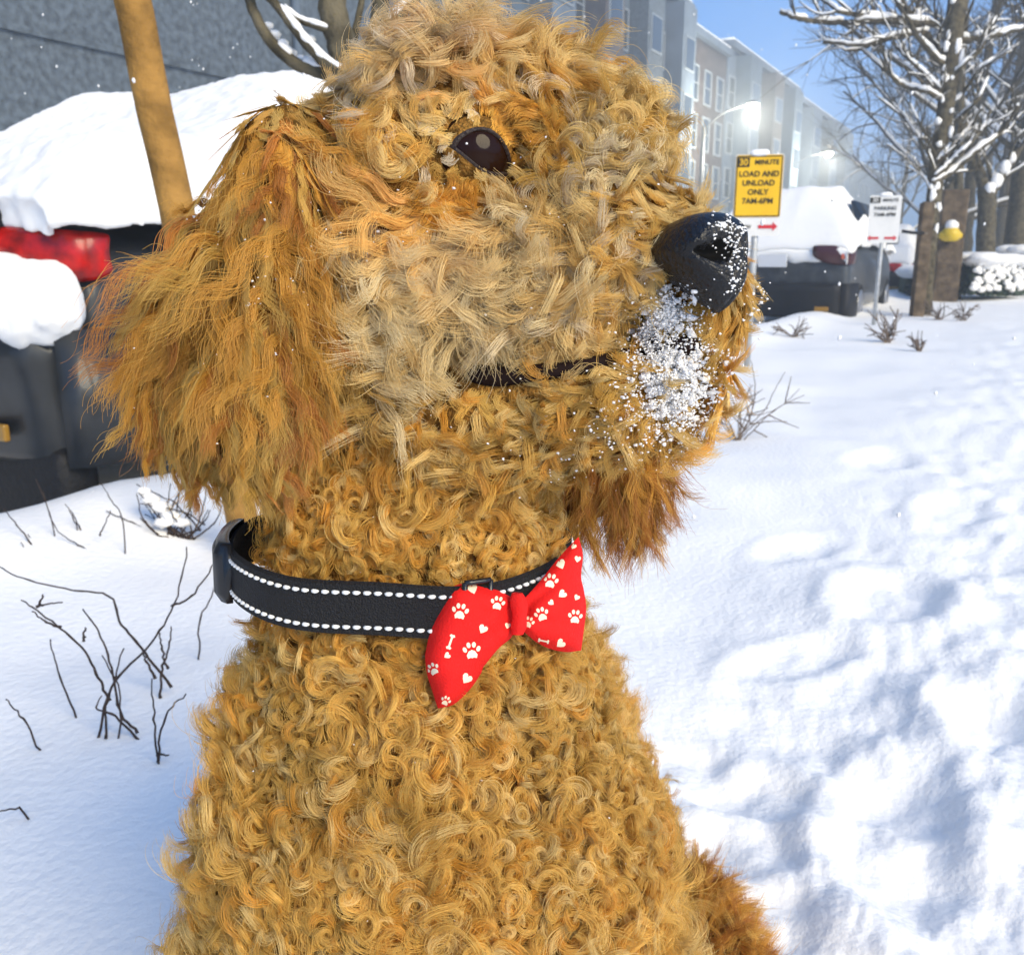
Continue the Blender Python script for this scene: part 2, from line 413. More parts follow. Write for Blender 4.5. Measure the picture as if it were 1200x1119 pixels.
R = np.random.default_rng(7)
def unit(v): return v/np.maximum(np.linalg.norm(v, axis=-1, keepdims=True), 1e-9)
tri = BV[BT]; area = np.linalg.norm(np.cross(tri[:,1]-tri[:,0], tri[:,2]-tri[:,0]), axis=1)/2
cen = tri.mean(1); treg, RN = region_of(cen)
camv = np.array(CAM); tn = unit(BN[BT].mean(1)); facing = (tn*unit(camv-cen)).sum(1)
def cam_dir(r, u, f): return np.array(AX_R)*r + np.array(AX_U)*u + np.array(AX_F)*f
DARK = np.array((.36,.145,.026)); ORNG = np.array((.66,.34,.055)); GOLD = np.array((.69,.425,.098)); TAN = np.array((.76,.54,.20)); CREAM = np.array((.86,.71,.41)); GREY = np.array((.68,.55,.36))
# per region: locks per m2, hairs per lock, points, length (lo,hi), turn (lo,hi), wave amp, wave freq, lift, comb (r,u,toward camera), comb jitter, clump radius, convergence, colours
CO = {
 'crown':  dict(den=34000, ch=36, np=18, L=(.020,.040), turn=(2.2,5.2), amp=.25, fr=1.2, lift=.48, comb=(-.25,.45,-.2), jit=.8, cl=.0034, cv=.65, col=[(GOLD,4),(TAN,3),(GREY,1.2),(ORNG,1)]),
 'brow':   dict(den=46000, ch=34, np=16, L=(.018,.030), turn=(3.0,5.5), amp=.3, fr=1.2, lift=.50, comb=(.3,.5,0), jit=1.0, cl=.0026, cv=.3, col=[(GOLD,3),(TAN,4),(CREAM,2)]),
 'eyearea':dict(den=90000, ch=22, np=10, L=(.009,.017), turn=(.4,1.6), amp=.3, fr=1.0, lift=.28, comb=(-.8,-.15,0), jit=.35, cl=.0028, cv=.3, col=[(ORNG,5),(GOLD,2)]),
 'cheek':  dict(den=26000, ch=48, np=18, L=(.034,.060), turn=(.6,2.4), amp=.6, fr=1.3, lift=.30, comb=(-.30,-.95,0), jit=.26, cl=.0040, cv=.82, col=[(TAN,4),(CREAM,3),(GOLD,3)]),
 'muzzle': dict(den=42000, ch=34, np=16, L=(.020,.038), turn=(.5,3.0), amp=.5, fr=1.3, lift=.32, comb=(-.5,-.75,0), jit=.38, cl=.0033, cv=.65, col=[(TAN,4),(GOLD,5),(CREAM,1),(GREY,1)]),
 'bridge': dict(den=50000, ch=32, np=14, L=(.014,.026), turn=(2.4,4.8), amp=.3, fr=1.2, lift=.42, comb=(-.6,.2,0), jit=.9, cl=.0028, cv=.4, col=[(TAN,4),(GREY,3),(CREAM,2)]),
 'snout':  dict(den=60000, ch=18, np=10, L=(.008,.017), turn=(.3,1.6), amp=.25, fr=1.0, lift=.35, comb=(-.25,-.9,0), jit=.45, cl=.0026, cv=.4, col=[(GOLD,4),(ORNG,2),(TAN,3)]),
 'jaw':    dict(den=36000, ch=36, np=16, L=(.016,.034), turn=(.6,3.0), amp=.45, fr=1.2, lift=.28, comb=(-.8,-.45,0), jit=.4, cl=.0032, cv=.7, col=[(GOLD,5),(ORNG,2.5),(TAN,3)]),
 'ear':    dict(den=18000, ch=52, np=24, L=(.050,.092), turn=(-.6,.6), amp=.66, fr=2.3, lift=.08, comb=(-.12,-1,0), jit=.13, cl=.0042, cv=.92, col=[(ORNG*.88,5),(GOLD*.82,3.5),(DARK*1.3,2)]),
 'farear': dict(den=30000, ch=24, np=16, L=(.030,.052), turn=(-.8,.8), amp=.45, fr=1.6, lift=.20, comb=(.1,-1,0), jit=.16, cl=.0036, cv=.8, col=[(ORNG*.85,4),(DARK*1.2,5),(GOLD,1)]),
 'neck':   dict(den=44000, ch=28, np=16, L=(.017,.032), turn=(3.0,6.6), amp=.2, fr=1.2, lift=.40, comb=(-.25,-.8,0), jit=.8, cl=.0026, cv=.7, col=[(GOLD,4),(ORNG,3),(TAN,1)]),
 'chest':  dict(den=36000, ch=32, np=18, L=(.018,.038), turn=(3.2,7.0), amp=.2, fr=1.2, lift=.45, comb=(0,-.7,0), jit=.85, cl=.0031, cv=.72, col=[(GOLD,6),(TAN,2.5),(ORNG,1.8)]),
 'body':   dict(den=14000, ch=18, np=14, L=(.024,.038), turn=(3.0,6.0), amp=.2, fr=1.2, lift=.42, comb=(0,-.7,0), jit=.9, cl=.0032, cv=.5, col=[(GOLD,5),(TAN,3),(ORNG,2)]),
 'tail':   dict(den=34000, ch=22, np=16, L=(.028,.045), turn=(.2,1.6), amp=.3, fr=1.3, lift=.35, comb=(.45,.1,0), jit=.4, cl=.0032, cv=.6, col=[(DARK*1.3,3),(ORNG,4),(GOLD,1)]),
}
RAD = .000125
def rot_about(v, ax, th):
    """v (...,3), ax (...,3) unit, th (...)"""
    c = np.cos(th)[..., None]; s = np.sin(th)[..., None]
    return v*c + np.cross(ax, v)*s + ax*((v*ax).sum(-1, keepdims=True))*(1-c)
def grow(reg, P):
    i = RN.index(reg)
    sel = np.where(treg == i)[0]
    wgt = area[sel]*np.where(facing[sel] > -0.30, 1.0, 0.30)
    nL = int(wgt.sum()*P['den'])
    idx = R.choice(sel, nL, p=wgt/wgt.sum())
    u = R.random((nL, 2)); fl = u.sum(1) > 1; u[fl] = 1-u[fl]
    t0, t1, t2 = BV[BT[idx, 0]], BV[BT[idx, 1]], BV[BT[idx, 2]]
    p = t0 + (t1-t0)*u[:, :1] + (t2-t0)*u[:, 1:]
    n = unit(BN[BT[idx, 0]]*(1-u.sum(1))[:, None] + BN[BT[idx, 1]]*u[:, :1] + BN[BT[idx, 2]]*u[:, 1:])
    # keep clear of eye, nose, mouth, collar
    keep = np.ones(nL, bool)
    q = p-np.array(ec); ex = q @ np.array(oxx)/kpx; ey = q @ np.array(oyy)/kpx; ez = q @ np.array(en2)
    inside = np.zeros(nL, bool)
    for k_ in range(len(ring)-1):
        x1, y1, x2, y2 = ring[k_][0]*1.10, ring[k_][1]*1.10, ring[k_+1][0]*1.10, ring[k_+1][1]*1.10
        cr_ = ((y1 > ey) != (y2 > ey)); inside ^= cr_ & (ex < (x2-x1)*(ey-y1)/np.where(np.abs(y2-y1) < 1e-9, 1e-9, y2-y1)+x1)
    keep &= ~inside | (ez < -0.03)
    keep &= np.linalg.norm(p-np.array(FE), axis=1) > .0185
    q = p-np.array(nc); keep &= np.linalg.norm(np.stack([q @ np.array(nright)/50, q @ np.array(nfwd)/46, q @ np.array(nup)/48], 1)/kn, axis=1) > 1.04
    dm = np.linalg.norm(p[:, None]-MOUTH[None, ::2], axis=2) - (MR[::2]+.0042)[None]; keep &= dm.min(1) > 0
    q = p-np.array(COLC); ch_ = q @ np.array(colN)
    if reg in ('neck', 'chest', 'body'): keep &= ~((ch_ > -CW/2-.003) & (ch_ < CW/2-.011) & (np.hypot((q @ np.array(colX))/CA, (q @ np.array(colY))/CB) < 1.12))
    p, n = p[keep], n[keep]; nL = len(p)
    px, py, dep = project(p)
    q = p-np.array(ec); hz_ = q @ np.array(en2); lt_ = np.linalg.norm(q-hz_[:, None]*np.array(en2), axis=1)
    p = p + np.array(en2)*np.where((lt_ < .0205) & (hz_ > 0), .0024, 0)[:, None]
    nf = np.array([[noise.noise(Vector(q_)*13), noise.noise(Vector(q_)*11+Vector((9, 3, 1))), noise.noise(Vector(q_)*11+Vector((2, 7, 5))), noise.noise(Vector(q_)*11+Vector((4, 1, 8))), noise.noise(Vector(q_)*24+Vector((1, 5, 3)))] for q_ in p])
    comb = np.tile(cam_dir(P['comb'][0], P['comb'][1], -P['comb'][2]), (nL, 1))
    Ls = R.uniform(*P['L'], nL); turn = R.uniform(*P['turn'], nL)*1.0; lift = np.full(nL, P['lift'])
    if reg == 'ear':     # fan: rear hairs swing out to the left, lower tips hang
        side = np.clip((300-px)/140, -.35, 1)
        comb = cam_dir(1, 0, 0)[None]*(-.42*side*np.clip((620-py)/330, 0, 1))[:, None] + cam_dir(0, -1, 0)[None]
        Ls *= np.clip((610-py)/330, .35, 1.0)*np.where(py < 235, .55, 1); pass
    if reg == 'farear': comb = cam_dir(1, 0, 0)[None]*np.clip((px-705)/80, -.5, .9)[:, None] + cam_dir(0, -1, 0)[None]
    if reg == 'crown':
        low = px < 420; comb[low] = cam_dir(-.45, -.9, -.3)
        Ls *= np.where(px < 400, 1.2, 1.0); turn *= np.where(px < 400, .6, 1); lift *= np.where(px < 420, .35, 1); tl = (px < 430) & (py < 170); Ls[tl] *= .6; lift[tl] = .10; turn[tl] = R.uniform(1.5, 3.5, tl.sum())
        hot = ((px-560)/95)**2+((py-150)/55)**2 < 1; Ls[hot] *= .45; turn[hot] *= .4; lift[hot] = .25
    if reg == 'muzzle':
        Ls *= np.where(px > 740, .62, 1.0)
        cr = px < 560; comb[cr] = cam_dir(-.45, -.9, 0); turn[cr] *= .6; Ls[cr] *= 1.25
    if reg == 'cheek':
        cr = py < 250; comb[cr] = cam_dir(-.8, -.3, 0); Ls *= np.where(px < 435, .5, 1)
    if reg in ('chest', 'neck', 'crown', 'body', 'muzzle', 'jaw'):
        k_ = .8 if reg in ('chest', 'neck', 'body') else .42
        Ls *= np.clip(1+k_*nf[:, 0], .6, 1.45); turn *= np.clip(1-k_*nf[:, 4], .5, 1.5); comb = comb + nf[:, 1:4]*1.7*k_
    # near the eye stay short
    de = np.sqrt(((px-562)/60)**2+((py-180)/46)**2); Ls *= np.where(dep < .52, np.clip((de-.45)*.9, .34, 1), 1)
    nr = (de < 1.15) & (dep < .52); rad_ = cam_dir(1, 0, 0)[None]*(px-562)[:, None] - cam_dir(0, 1, 0)[None]*(py-178)[:, None]; comb[nr] = unit(rad_[nr])*1.6; lift[nr] = .22
    if reg in ('neck',):
        Ls *= np.where(np.abs(((p-np.array(COLC)) @ np.array(colN))) < .03, .8, 1)
    comb = comb + R.normal(0, P['jit'], (nL, 3))*.75
    tdir = unit(comb - n*(comb*n).sum(1, keepdims=True))
    bdir = np.cross(n, tdir)
    if reg in ('ear', 'crown'):
        weak = np.linalg.norm(comb - n*(comb*n).sum(1, keepdims=True), axis=1) < .62
        if reg == 'crown': weak &= px < 420
        Ls[weak] *= .55; lift[weak] = .06
    d0 = unit(n*lift[:, None] + tdir*(1-lift[:, None]) + R.normal(0, .10, (nL, 3)))
    sgn = np.where(R.random(nL) < .5, -1., 1.)
    psi = R.normal(0, .75, nL)
    ax = unit(n*(np.cos(psi)*sgn)[:, None] + bdir*np.sin(psi)[:, None])
    if reg in ('ear', 'farear', 'cheek', 'tail'): ax = unit(n*sgn[:, None] + bdir*R.normal(0, .5, nL)[:, None])
    pit = (d0*ax).sum(1, keepdims=True); d0 = unit(d0 - ax*pit*.55)
    N, K = P['np'], P['ch']
    s = np.linspace(0, 1, N)
    ph = R.random(nL)*6.28
    # hairs in each lock
    lk = 1 + R.normal(0, .07, (nL, K)); lk *= np.where(R.random((nL, K)) < .06, 1.25, 1)
    dt = R.normal(0, .07, (nL, K)); tk = 1 + R.normal(0, .06, (nL, K))
    th = (turn[:, None]*tk)[:, :, None]*(s**1.25)[None, None] + P['amp']*(np.sin(6.283*P['fr']*s[None, None]*(0.8+.4*R.random((nL, 1, 1))) + ph[:, None, None]) - np.sin(ph)[:, None, None]) + dt[:, :, None]*.6
    fly = R.normal(0, 1, (nL, K, 3))*np.where(R.random((nL, K, 1)) < .08, .11, .018 if reg in ('ear', 'farear', 'cheek') else .025)
    dirs = rot_about(d0[:, None, None, :]+fly[:, :, None, :], np.broadcast_to(ax[:, None, None, :], (nL, K, N, 3)), th)
    step = (Ls[:, None]*lk)/(N-1)
    pos = np.zeros((nL, K, N, 3)); pos[:, :, 1:] = np.cumsum(dirs[:, :, :-1]*step[:, :, None, None], axis=2)
    rr = np.sqrt(R.random((nL, K)))*P['cl']; aa = R.random((nL, K))*6.283
    off = tdir[:, None]*(rr*np.cos(aa))[..., None] + bdir[:, None]*(rr*np.sin(aa))[..., None]
    pos += off[:, :, None]*(1-P['cv']*s)[None, None, :, None]
    if reg in ('ear', 'farear'):  pos[..., 2] -= (s**2*.006)[None, None]
    # do not sink below the skin
    hgt = (pos*n[:, None, None]).sum(-1); sink = np.minimum(hgt-.0006, 0); pos -= n[:, None, None]*sink[..., None]
    pos += p[:, None, None]
    # colour
    cs = np.array([c for c, _ in P['col']]); pw = np.array([w_ for _, w_ in P['col']], float); pw /= pw.sum()
    col = cs[R.choice(len(cs), nL, p=pw)]
    if reg in ('muzzle', 'cheek', 'bridge'):     # pale patch over the side of the muzzle, warm tear patch behind the eye
        pale = np.exp(-(((px-560)/130)**2+((py-330)/110)**2))[:, None]*.65; col = col*(1-pale) + (CREAM*.8+GREY*.2)*pale
        warm = np.exp(-(((px-500)/95)**2+((py-215)/50)**2))[:, None]*.9; col = col*(1-warm)+ORNG*1.15*warm
        low = np.clip((py-395)/60, 0, 1)[:, None]*.5; col = col*(1-low)+ORNG*low if reg == 'muzzle' else col
    if reg == 'crown':
        top = np.exp(-(((px-480)/120)**2+((py-60)/60)**2))[:, None]*.6; col = col*(1-top)+GREY*top
    col = col*(1+R.normal(0, .10, (nL, 1)))*(1+(.22*nf[:, :1]-.16*nf[:, 4:5])*(.6 if reg == 'ear' else 1))
    colk = np.maximum(col[:, None]*(1+R.normal(0, .11, (nL, K, 1))), .01); colk = colk*np.minimum(1, .88/colk.max(-1, keepdims=True))
    return pos.reshape(-1, N, 3), colk.reshape(-1, 3)
def hair_object(name, regs, seed=0):
    Ps, Cs, sizes = [], [], []
    for reg in regs:
        pos, col = grow(reg, CO[reg])
        Ps.append(pos.reshape(-1, 3)); Cs.append(col); sizes.append(np.full(len(pos), pos.shape[1]))
    sizes = np.concatenate(sizes); P_ = np.concatenate(Ps); C_ = np.concatenate(Cs)
    Mi = np.array(dog.matrix_basis.inverted()); P_ = P_ @ Mi[:3, :3].T + Mi[:3, 3]
    hc = bpy.data.hair_curves.new(name); hc.add_curves(sizes.tolist())
    hc.attributes['position'].data.foreach_set('vector', P_.astype(np.float32).ravel())
    ra = hc.attributes.get('radius') or hc.attributes.new('radius', 'FLOAT', 'POINT')
    off = np.concatenate([[0], np.cumsum(sizes)[:-1]]); s = (np.arange(len(P_))-np.repeat(off, sizes))/(np.repeat(sizes, sizes)-1)
    ra.data.foreach_set('value', (RAD*(1-.6*s**2)).astype(np.float32))
    ca = hc.attributes.new('hair_color', 'FLOAT_COLOR', 'CURVE')
    ca.data.foreach_set('color', np.concatenate([C_, np.ones((len(C_), 1))], 1).astype(np.float32).ravel())
    hc.materials.append(hair_m)
    o = bpy.data.objects.new(name, hc); C.collection.objects.link(o); o.parent = dog
    print(name, len(sizes), len(P_))
    return o
hair_object('head_hair', ['crown', 'brow', 'eyearea', 'cheek'])
hair_object('muzzle_hair', ['muzzle', 'bridge', 'snout'])
hair_object('chin_hair', ['jaw'])
hair_object('ear_hair', ['ear'])
hair_object('ear_hair', ['farear'])
hair_object('neck_hair', ['neck'])
hair_object('body_hair', ['chest', 'body'])
hair_object('tail_hair', ['tail'])

# ------------------------------------------------------------------ collar
PI = math.pi
col = empty('dog_collar', COLC, label='black nylon dog collar with two rows of white reflective stitching round the neck', cat='dog collar')
NA = 120
def band(h0, h1, th, bulge=0.0):
    vs, fs = [], []
    prof = [(h0, 0), (h0+.0012, th), (h1-.0012, th), (h1, 0)]
    for i in range(NA):
        a = 2*PI*i/NA
        wob = .0012*math.sin(3*a+1)+.0008*math.sin(7*a)
        for h, o in prof: vs.append(col_pt(a, h+wob, o + .0015*math.sin(5*a)))
    for i in range(NA):
        for j in range(4): fs.append((i*4+j, ((i+1) % NA)*4+j, ((i+1) % NA)*4+(j+1) % 4, i*4+(j+1) % 4))
    m = MB(); m.add(vs, fs); return m
CO_OUT = .007
_cp = col_pt
def col_pt(ang, h, out=0.0): return _cp(ang, h, out+CO_OUT)
band(-CW/2, CW/2, .0026).build('strap', M['webbing'], col, smooth=False)
for hh in (-CW/2+.0052, CW/2-.0052):
    m = MB(); nst = 118
    for i in range(nst):
        a0 = 2*PI*i/nst; a1 = a0 + 2*PI/nst*.66
        wob = lambda a: .0012*math.sin(3*a+1)+.0008*math.sin(7*a)
        o = lambda a: .0026 + .0015*math.sin(5*a)
        pts = [col_pt(a0+(a1-a0)*k/4, hh+wob(a0), o(a0)+[-.0004, .0005, .0007, .0005, -.0004][k]) for k in range(5)]
        m.tube(pts, [.0006, .0011, .0012, .0011, .0006], 6)
    m.build('stitching', M['thread'], col)
# side release buckle towards the back left of the neck
m = MB()
for k in range(9):
    a = math.radians(168 + k*4)
for s in (0,):
    vs, fs = [], []
    prof = [(-CW/2-.003, .000), (-CW/2-.003, .006), (-CW/2+.003, .0095), (CW/2-.003, .0095), (CW/2+.003, .006), (CW/2+.003, .000)]
    n2 = 12
    for i in range(n2+1):
        a = math.radians(172 + 34*i/n2)
        k = .55 if i in (0, n2) else 1
        for h, o_ in prof: vs.append(col_pt(a, h, .001+o_*k))
    for i in range(n2):
        for j in range(5): fs.append((i*6+j, (i+1)*6+j, (i+1)*6+j+1, i*6+j+1))
    fs += [(0, 1, 2, 3, 4, 5), tuple(n2*6+j for j in range(5, -1, -1))]
    m.add(vs, fs)
m.build('buckle', M['plastic'], col)
# slider loop near the bow
m = MB()
for a in (58, 66):
    aa = math.radians(-a)
    m.tube([col_pt(aa, -CW/2-.001, .004), col_pt(aa, CW/2+.001, .004)], .0016, 6)
for h in (-CW/2-.001, CW/2+.001):
    m.tube([col_pt(math.radians(-q), h, .004) for q in range(58, 67, 2)], .0016, 6)
m.build('slider', M['plastic'], col)

# ------------------------------------------------------------------ bow tie
KD = .372
KD = (col_pt(math.radians(-42), 0).y)/math.cos(PITCH)   # rough
kp = W(606, 718, 1)
def bow_d(px): return BD + (px-606)*.00030*(1 if px > 606 else .35)
_p = Vector(col_pt(math.radians(-44), 0, .004)); BD = (_p-CAM).dot(AX_F) - .012
bow = empty('bow_tie', W(606, 718, BD), label='red bow tie with cream paw prints and hearts on the collar', cat='bow tie')
def pip(x, y, P):
    c = False; j = len(P)-1
    for i in range(len(P)):
        if (P[i][1] > y) != (P[j][1] > y) and x < (P[j][0]-P[i][0])*(y-P[i][1])/(P[j][1]-P[i][1])+P[i][0]: c = not c
        j = i
    return c
def edist(x, y, P):
    d = 1e9
    for i in range(len(P)):
        ax, ay = P[i]; bx, by = P[(i+1) % len(P)]; dx, dy = bx-ax, by-ay
        t = max(0, min(1, ((x-ax)*dx+(y-ay)*dy)/max(1e-9, dx*dx+dy*dy))); d = min(d, math.hypot(x-ax-t*dx, y-ay-t*dy))
    return d
def ell(cx, cy, rx, ry, rot=0, n=12):
    c, s = math.cos(rot), math.sin(rot)
    return [(cx+rx*math.cos(2*PI*i/n)*c-ry*math.sin(2*PI*i/n)*s, cy+rx*math.cos(2*PI*i/n)*s+ry*math.sin(2*PI*i/n)*c) for i in range(n)]
def paw(cx, cy, s, rot):
    c, sn = math.cos(rot), math.sin(rot); T = lambda x, y: (cx+(x*c-y*sn)*s, cy+(x*sn+y*c)*s)
    pad = [T(x, y) for x, y in [(-6,3),(-3.5,-1),(0,-2.5),(3.5,-1),(6,3),(5,7),(2,6.2),(0,6.6),(-2,6.2),(-5,7)]]
    out = [pad]
    for x, y, r in [(-7.6,-3.2,-.4),(-3,-8,-.15),(3,-8,.15),(7.6,-3.2,.4)]:
        q = T(x, y); out.append(ell(q[0], q[1], 2.3*s, 3.3*s, rot+r, 9))
    return out
def heart(cx, cy, s, rot):
    c, sn = math.cos(rot), math.sin(rot)
    return [[(cx+(x*c-y*sn)*s, cy+(x*sn+y*c)*s) for x, y in [(0,8),(-4.5,3.5),(-7.5,-1),(-7,-5),(-4,-6.8),(-1.5,-6),(0,-3.5),(1.5,-6),(4,-6.8),(7,-5),(7.5,-1),(4.5,3.5)]]]
def bone(cx, cy, s, rot):
    c, sn = math.cos(rot), math.sin(rot)
    return [[(cx+(x*c-y*sn)*s, cy+(x*sn+y*c)*s) for x, y in [(-7,-1.6),(-9,-4.5),(-12,-3),(-11.5,0),(-12,3),(-9,4.5),(-7,1.6),(7,1.6),(9,4.5),(12,3),(11.5,0),(12,-3),(9,-4.5),(7,-1.6)]]]
def smooth_outline(P, n): return [tuple(q[:2]) for q in spline([(x, y, 0) for x, y in P], n)]
def wing(outline, prints, folds, T):
    P = []
    for seg in outline: 
        s = smooth_outline(seg, 14); P += s[:-1]
    pts = [Vector(p) for p in P]; nb = len(P); edges = [(i, (i+1) % nb) for i in range(nb)]
    polys = []
    for pr in prints:
        for pl in pr:
            q = [p for p in pl if pip(p[0], p[1], P) and edist(p[0], p[1], P) > .8]
            if len(q) < 4: continue
            b = len(pts); pts += [Vector(p) for p in q]; edges += [(b+i, b+(i+1) % len(q)) for i in range(len(q))]; polys.append(q)
    xs = [p[0] for p in P]; ys = [p[1] for p in P]
    x = min(xs)
    while x < max(xs):
        y = min(ys)
        while y < max(ys):
            if pip(x, y, P) and edist(x, y, P) > 2.5: pts.append(Vector((x, y)))
            y += 5
        x += 5
    v2, e2, f2, *_ = geometry.delaunay_2d_cdt(pts, edges, [], 0, .05)
    H = []
    for q in v2:
        d = edist(q.x, q.y, P)
        h = T*(1-math.exp(-d/11.0))
        for (ax, ay, bx, by, wd, dp) in folds:
            dx, dy = bx-ax, by-ay; L2 = dx*dx+dy*dy; t = max(0, min(1, ((q.x-ax)*dx+(q.y-ay)*dy)/L2))
            dd = math.hypot(q.x-ax-t*dx, q.y-ay-t*dy); h -= dp*math.exp(-(dd/wd)**2)*(1-t*.8)*min(1, d/6)
        H.append(max(h, 0) if d > .01 else 0)
    m = MB(); n = len(v2)
    front = [W(q.x, q.y, bow_d(q.x)-h) for q, h in zip(v2, H)]; back = [W(q.x, q.y, bow_d(q.x)+.4*h+.0008) for q, h in zip(v2, H)]
    ff, mi = [], []
    for f in f2:
        cx = sum(v2[i].x for i in f)/len(f); cy = sum(v2[i].y for i in f)/len(f)
        if not pip(cx, cy, P): continue
        ff.append(tuple(f)); mi.append(1 if any(pip(cx, cy, q) for q in polys) else 0)
    m.add(front, ff); m.mi = mi[:]
    m.add(back, [tuple(reversed(f)) for f in ff])
    # orient
    return m
LW = [[(600,700),(574,687),(546,683),(528,688)], [(528,688),(517,708),(505,735),(498,768)], [(498,768),(500,788),(506,808),(513,830)], [(513,830),(532,825),(552,806),(568,782)], [(566,782),(584,760),(598,748),(604,738)], [(604,738),(603,720),(600,700)]]
RW = [[(612,704),(632,682),(656,652),(678,629)], [(678,629),(683,650),(681,675),(684,690)], [(684,690),(687,712),(684,740),(681,762)], [(681,762),(664,764),(644,760),(628,752)], [(628,752),(616,742),(612,736)], [(612,736),(611,720),(612,704)]]
lpr = [paw(539,718,1.0,.15), paw(553,764,1.05,-.1), heart(566,737,.7,.5), heart(547,795,.8,.6), paw(583,708,.85,.2), heart(554,690,.75,-.3), bone(528,752,.75,1.9), paw(508,785,.75,-.5), heart(524,693,.45,0), paw(522,822,.6,.4), heart(595,733,.45,.2), heart(524,768,.5,1.0)]
rpr = [paw(645,682,.9,.2), heart(657,661,.75,-.4), paw(635,721,.85,-.3), heart(659,696,.65,.9), paw(674,724,.85,.1), heart(657,754,.7,.9), heart(646,706,.45,-.8), bone(637,751,.55,.2), heart(677,655,.5,.2), paw(619,730,.7,.3), heart(676,700,.45,.5), heart(672,640,.45,.5)]
wing(LW, lpr, [(604,718,540,700,6,.004),(604,722,535,775,8,.005)], .014).build('wing', [M['red_cloth'], M['cream_print']], bow)
wing(RW, rpr, [(610,716,670,668,7,.005),(610,722,672,735,7,.004)], .012).build('wing', [M['red_cloth'], M['cream_print']], bow)
m = MB(); kn_ = [( -11,-26),(11,-22),(12,0),(9,24),(-9,28),(-12,0)]
c0 = W(606, 719, BD-.007); kk = BD/FPX
vs = []; rows, seg = 12, 20
for i in range(rows+1):
    t = i/rows; y = -24+48*t; r = 10.5+2.0*math.cos((t-.5)*2*PI)*-1+1.0*math.sin(7*t)
    edge = min(1, math.sin(PI*max(.04, min(.96, t)))**.35)
    for j in range(seg):
        a = 2*PI*j/seg; rr = r*edge*(1+.06*math.sin(4*a+2*t))
        vs.append(c0 + AX_R*((rr*math.cos(a)+3*math.sin(3*t))*kk) + AX_F*(rr*.8*math.sin(a)*kk) - AX_U*(y*kk))
m.add(vs, [(i*seg+j, i*seg+(j+1) % seg, (i+1)*seg+(j+1) % seg, (i+1)*seg+j) for i in range(rows) for j in range(seg)] + [tuple(range(seg)), tuple(rows*seg+j for j in range(seg-1, -1, -1))])
m.build('knot', M['red_cloth'], bow)

# ------------------------------------------------------------------ snow crumbs caught in the fur
rg = random.Random(11)
m = MB()
def crumbs(cx, cy, sx, sy, n, r0, r1, lift=(.002, .013)):
    for _ in range(n):
        x, y = rg.gauss(cx, sx), rg.gauss(cy, sy)
        p, nn = hit(x, y)
        d = (W(x, y, 1)-CAM).normalized(); q = NOSE.ray_cast(inv @ CAM, d)
        if q[0] is not None:
            qq = dog.matrix_basis @ q[0]
            if p is None or (qq-CAM).length < (p-CAM).length + .004: p, nn = qq, q[1]; lf = .0003
            else: lf = rg.uniform(*lift)
        else: lf = rg.uniform(*lift)
        if p is None: continue
        r = rg.uniform(r0, r1)*rg.uniform(.6, 1)
        m.sphere(p+nn*lf, (r*rg.uniform(.7, 1.3), r*rg.uniform(.5, 1), r*rg.uniform(.5, 1)), 5, 4, .55, rg)
crumbs(782, 374, 14, 12, 220, .0010, .0030, (.001, .007))
crumbs(788, 448, 18, 20, 420, .0010, .0032, (.001, .007))
crumbs(782, 372, 18, 16, 1500, .0002, .0009)
crumbs(785, 448, 26, 26, 3200, .0002, .0010)
crumbs(765, 490, 42, 18, 330, .0003, .0011)
crumbs(745, 412, 12, 8, 60, .0004, .0012)
crumbs(868, 300, 13, 26, 150, .0004, .0011)
crumbs(860, 262, 16, 14, 110, .0004, .0013)
crumbs(700, 540, 60, 22, 60, .0004, .0012)
crumbs(885, 365, 10, 32, 300, .0004, .0013)
crumbs(600, 330, 160, 120, 110, .0003, .0008)
crumbs(280, 300, 90, 120, 120, .0003, .0009, (.004, .016))
crumbs(440, 900, 170, 160, 60, .0003, .0009)
o = m.build('snow_crumbs', M['snow_crumb']); setp(o, 'white snow crumbs stuck to the muzzle and fur of the dog', kind='stuff')

# ------------------------------------------------------------------ dry weeds and twigs
def gp(px, py):
    """ground point under a place of the photograph"""
    g = (W(px, py, 1)-CAM); t = CAM.z/-g.z
    for _ in range(6):
        p = CAM + g*t; t = (CAM.z-gz(p.x, p.y))/-g.z
    return CAM + g*t
def weed(name, lines, base, label, cat='dry weed', group='dead twigs poking out of the snow', r=.0016, m_='twig', rough=True, side=0.0):
    """lines: pixel polylines, the first point of line 0 standing in the snow"""
    B = gp(*base); d = (B-CAM).dot(AX_F)
    o = empty(name, B, label=label, cat=cat, group=group); mb = MB(); rr = random.Random(hash(label) % 1000)
    for li, L in enumerate(lines):
        dz = rr.uniform(-.06, .06)*d*.3
        P = []
        for i, (x, y) in enumerate(L):
            t = i/(len(L)-1); P.append(W(x, y, d + dz*t))
        if li == 0: P[0] = P[0] - Vector((0, 0, .03))
        S = spline(P, 5*len(P)); n = len(S)
        S = [np.array(q)+np.array([rr.gauss(0, 1) for _ in range(3)])*.0009*(i > 0) for i, q in enumerate(S)]
        mb.tube(S, [r*(1.15-.65*i/n)*(1.25 if i % 7 == 0 else 1) for i in range(n)], 6)
    mb.build('stems', M[m_], o)
    return o
G = 'dead twigs poking out of the snow'
weed('twig', [[(199,786),(166,759),(142,730),(126,698),(80,690),(32,679),(-4,663)], [(188,818),(190,783),(198,757),(201,735)], [(197,783),(190,760),(187,742)], [(182,795),(172,775),(166,762)]], (192,818), 'long black arching twig reaching to the left edge above the tangle of twigs', r=.0021)
